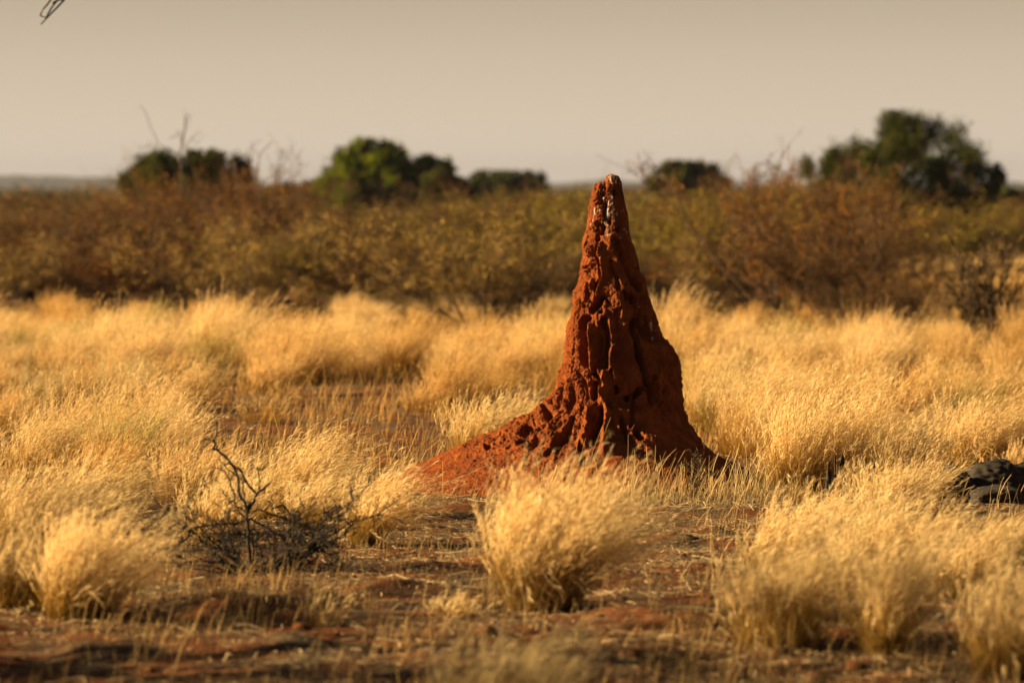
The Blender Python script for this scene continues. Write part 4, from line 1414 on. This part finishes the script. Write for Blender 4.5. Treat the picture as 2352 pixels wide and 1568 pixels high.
for j in (j0, j1):
    q = np.stack([j, j + [0.03, 0, 0.12], j + [-0.3, -0.1, 0.4], np.array([2.4, 1.6, 3.6]), np.array([0.1, 0.05, 2.2])])
    s = np.linspace(0, 4, 17)
    qq = np.stack([np.interp(s, np.arange(5), q[:, k]) for k in range(3)], 1)
    ps.append(tubes(qq[None], np.linspace(0.006, 0.05, 17)[None], np.ones((1, 17, 3)), 6))
V_, F_, C_ = merge(ps)
link('twigs', mk_mesh('twigs', V_, F_, M_snag, C_), e)
lv = grow(91, 4, 3.4, 0.95, 4, (6, 6, 4), up=-0.1, r0=0.09, base_r=0.1, K=7, ang=0.6, ratio=(0.6, 0.5, 0.5))
lv = [(p_[p_[:, :, 0].max(1) < 4.6], r_[p_[:, :, 0].max(1) < 4.6]) for p_, r_ in lv]
link('trunk', wood_mesh('trunk', lv, M_bark), e)
ar = np.random.default_rng(55)  # unseen crown, added and thinned out to cast shade on the near ground
nc = 210
cc = ar.normal(0, 1, (nc, 3))
cc /= np.linalg.norm(cc, axis=1, keepdims=True)
cc = cc * (ar.uniform(0, 1, (nc, 1)) ** 0.45) * np.array([3.6, 1.5, 0.85]) + np.array([-0.8, -1.9, 3.1])
q = np.repeat(cc, 26, 0) + ar.normal(0, 0.18, (nc * 26, 3))
n_ = len(q)
dv = ar.normal(0, 1, (n_, 3))
dv /= np.linalg.norm(dv, axis=1, keepdims=True)
sz = 0.035 * ar.uniform(0.6, 1.4, (n_, 1))
pp = np.stack([q, q + dv * sz, q + dv * sz * 2], 1)
sd = np.cross(dv, ar.normal(0, 1, (n_, 3)))
V_, F_, C_ = ribbons(pp, sz * np.array([[0.4, 1.2, 0.3]]), sd, np.repeat((np.array(OLIVE)[ar.integers(0, 3, n_)])[:, None], 3, 1))
link('crown', mk_mesh('crown', V_, F_, M_tree, C_), e)

# ------------------------------------------------------------------ low wooded hills on the horizon
hx = np.linspace(-900, 900, 420)
hy = np.array([2700., 2750, 2800, 2860, 2950, 3150, 3600])
hpx = hx / 2820 * F + CX
prof = np.interp(hpx, [-2000, -300, 0, 250, 420, 700, 1100, 1400, 1480, 1700, 2200, 2600, 4000], [8, 10.5, 10.5, 9.5, 7, 5, 5, 7.5, 7.5, 5, 6, 7, 6])
prof = prof + 0.9 * fbm(hx * 0.02, 0 * hx, 0.0, 4, 5) + 1.3 * np.abs(noise(hx * 0.09, 0 * hx, 2.0, 6))
HX, HY = np.meshgrid(hx, hy)
HZ_ = prof[None] * np.array([0, .45, .8, 1, .9, .5, -0.05])[:, None] - 0.3
i2 = np.arange(HX.size).reshape(HX.shape)
ho = link('hills', mk_mesh('hills', np.stack([HX.ravel(), HY.ravel(), HZ_.ravel()], 1),
                           np.stack([i2[:-1, :-1], i2[:-1, 1:], i2[1:, 1:], i2[1:, :-1]], -1).reshape(-1, 4),
                           bark_mat('far_woodland', (0.02, 0.024, 0.026), (0.045, 0.05, 0.05), 0.05)))
tag(ho, 'low blue grey wooded hills on the horizon', 'hills', kind='structure')

# ------------------------------------------------------------------ haze
HZ = True
if HZ:
    bm = bmesh.new()
    bmesh.ops.create_cube(bm, size=1)
    me = bpy.data.meshes.new('haze')
    bm.to_mesh(me)
    bm.free()
    m, nt, N, L = new_mat('haze')
    out = N('ShaderNodeOutputMaterial')
    vs = N('ShaderNodeVolumePrincipled')
    vs.inputs['Density'].default_value = 0.00010
    vs.inputs['Color'].default_value = (0.36, 0.42, 0.66, 1)
    vs.inputs['Anisotropy'].default_value = 0.2
    L(vs.outputs[0], out.inputs['Volume'])
    me.materials.append(m)
    o = link('haze', me, loc=(0, 3400, 20), scale=(9000, 7000, 44))
    tag(o, 'thin dusty air between the camera and the horizon', 'haze', kind='stuff')

# ------------------------------------------------------------------ light
EL = math.radians(19)
AZ_OFF = math.radians(3)          # + = a little behind the mound
# direction towards the sun
sdir = (-math.cos(EL) * math.cos(AZ_OFF), math.cos(EL) * math.sin(AZ_OFF), math.sin(EL))
sun = bpy.data.lights.new('sun', 'SUN')
sun.energy = 5.0
sun.angle = math.radians(0.6)
sun.color = (1.0, 0.705, 0.345)
so = bpy.data.objects.new('sun', sun)
COL.objects.link(so)
from mathutils import Vector
so.rotation_euler = Vector(sdir).to_track_quat('Z', 'Y').to_euler()
so.location = (-20, 0, 20)

world = bpy.data.worlds.new('World')
scn.world = world
world.use_nodes = True
wt = world.node_tree
wt.nodes.clear()
N, L = wt.nodes.new, wt.links.new
out = N('ShaderNodeOutputWorld')
bg = N('ShaderNodeBackground')
bg.inputs['Strength'].default_value = 0.1
sky = N('ShaderNodeTexSky')
sky.sky_type = 'NISHITA'
sky.sun_disc = False
sky.sun_elevation = EL
sky.sun_rotation = math.atan2(sdir[0], sdir[1])
sky.dust_density = 6.0
sky.air_density = 1.0
tc = N('ShaderNodeTexCoord')
sep = N('ShaderNodeSeparateXYZ')
L(tc.outputs['Generated'], sep.inputs[0])
# dusty layer: bright cream at the horizon, dimmer olive tan higher up
mr = N('ShaderNodeMapRange')
mr.inputs['From Min'].default_value = 0.0
mr.inputs['From Max'].default_value = 0.30
L(sep.outputs['Z'], mr.inputs['Value'])
dr = N('ShaderNodeValToRGB')
e_ = dr.color_ramp.elements
while len(e_) < 6:
    e_.new(0.5)
S = 3.55
for i, (p_, c_) in enumerate([(0.0, (0.60, 0.495, 0.375)), (0.04, (0.585, 0.48, 0.36)), (0.10, (0.50, 0.408, 0.295)), (0.15, (0.405, 0.33, 0.232)), (0.45, (0.13, 0.11, 0.08)), (1.0, (0.05, 0.048, 0.045))]):
    e_[i].position = p_
    e_[i].color = (*c_, 1)
L(mr.outputs[0], dr.inputs[0])
sc10 = N('ShaderNodeVectorMath')
sc10.operation = 'SCALE'
sc10.inputs['Scale'].default_value = S
L(dr.outputs[0], sc10.inputs[0])
mx = N('ShaderNodeMix')
mx.data_type = 'RGBA'
mx.inputs[0].default_value = 0.975
L(sky.outputs[0], mx.inputs[6])
L(sc10.outputs[0], mx.inputs[7])
L(mx.outputs[2], bg.inputs['Color'])
L(bg.outputs[0], out.inputs['Surface'])

# ------------------------------------------------------------------ camera
cam = bpy.data.cameras.new('camera')
co = bpy.data.objects.new('camera', cam)
COL.objects.link(co)
co.location = (0, 0, CAMH)
co.rotation_euler = (PI / 2 - PITCH, 0, 0)
cam.sensor_width = 36.0
cam.lens = 36.0 * F / 2352.0
cam.clip_start = 0.1
cam.clip_end = 12000
cam.dof.use_dof = True
cam.dof.focus_distance = 28.5
cam.dof.aperture_fstop = cam.lens / 60.0
scn.camera = co

scn.view_settings.view_transform = 'Standard'
scn.view_settings.look = 'None'
scn.view_settings.exposure = 1.85
scn.view_settings.gamma = 1.0
scn.cycles.max_bounces = 6
scn.cycles.diffuse_bounces = 3
scn.cycles.transmission_bounces = 3
scn.cycles.volume_bounces = 0
scn.cycles.use_denoising = True
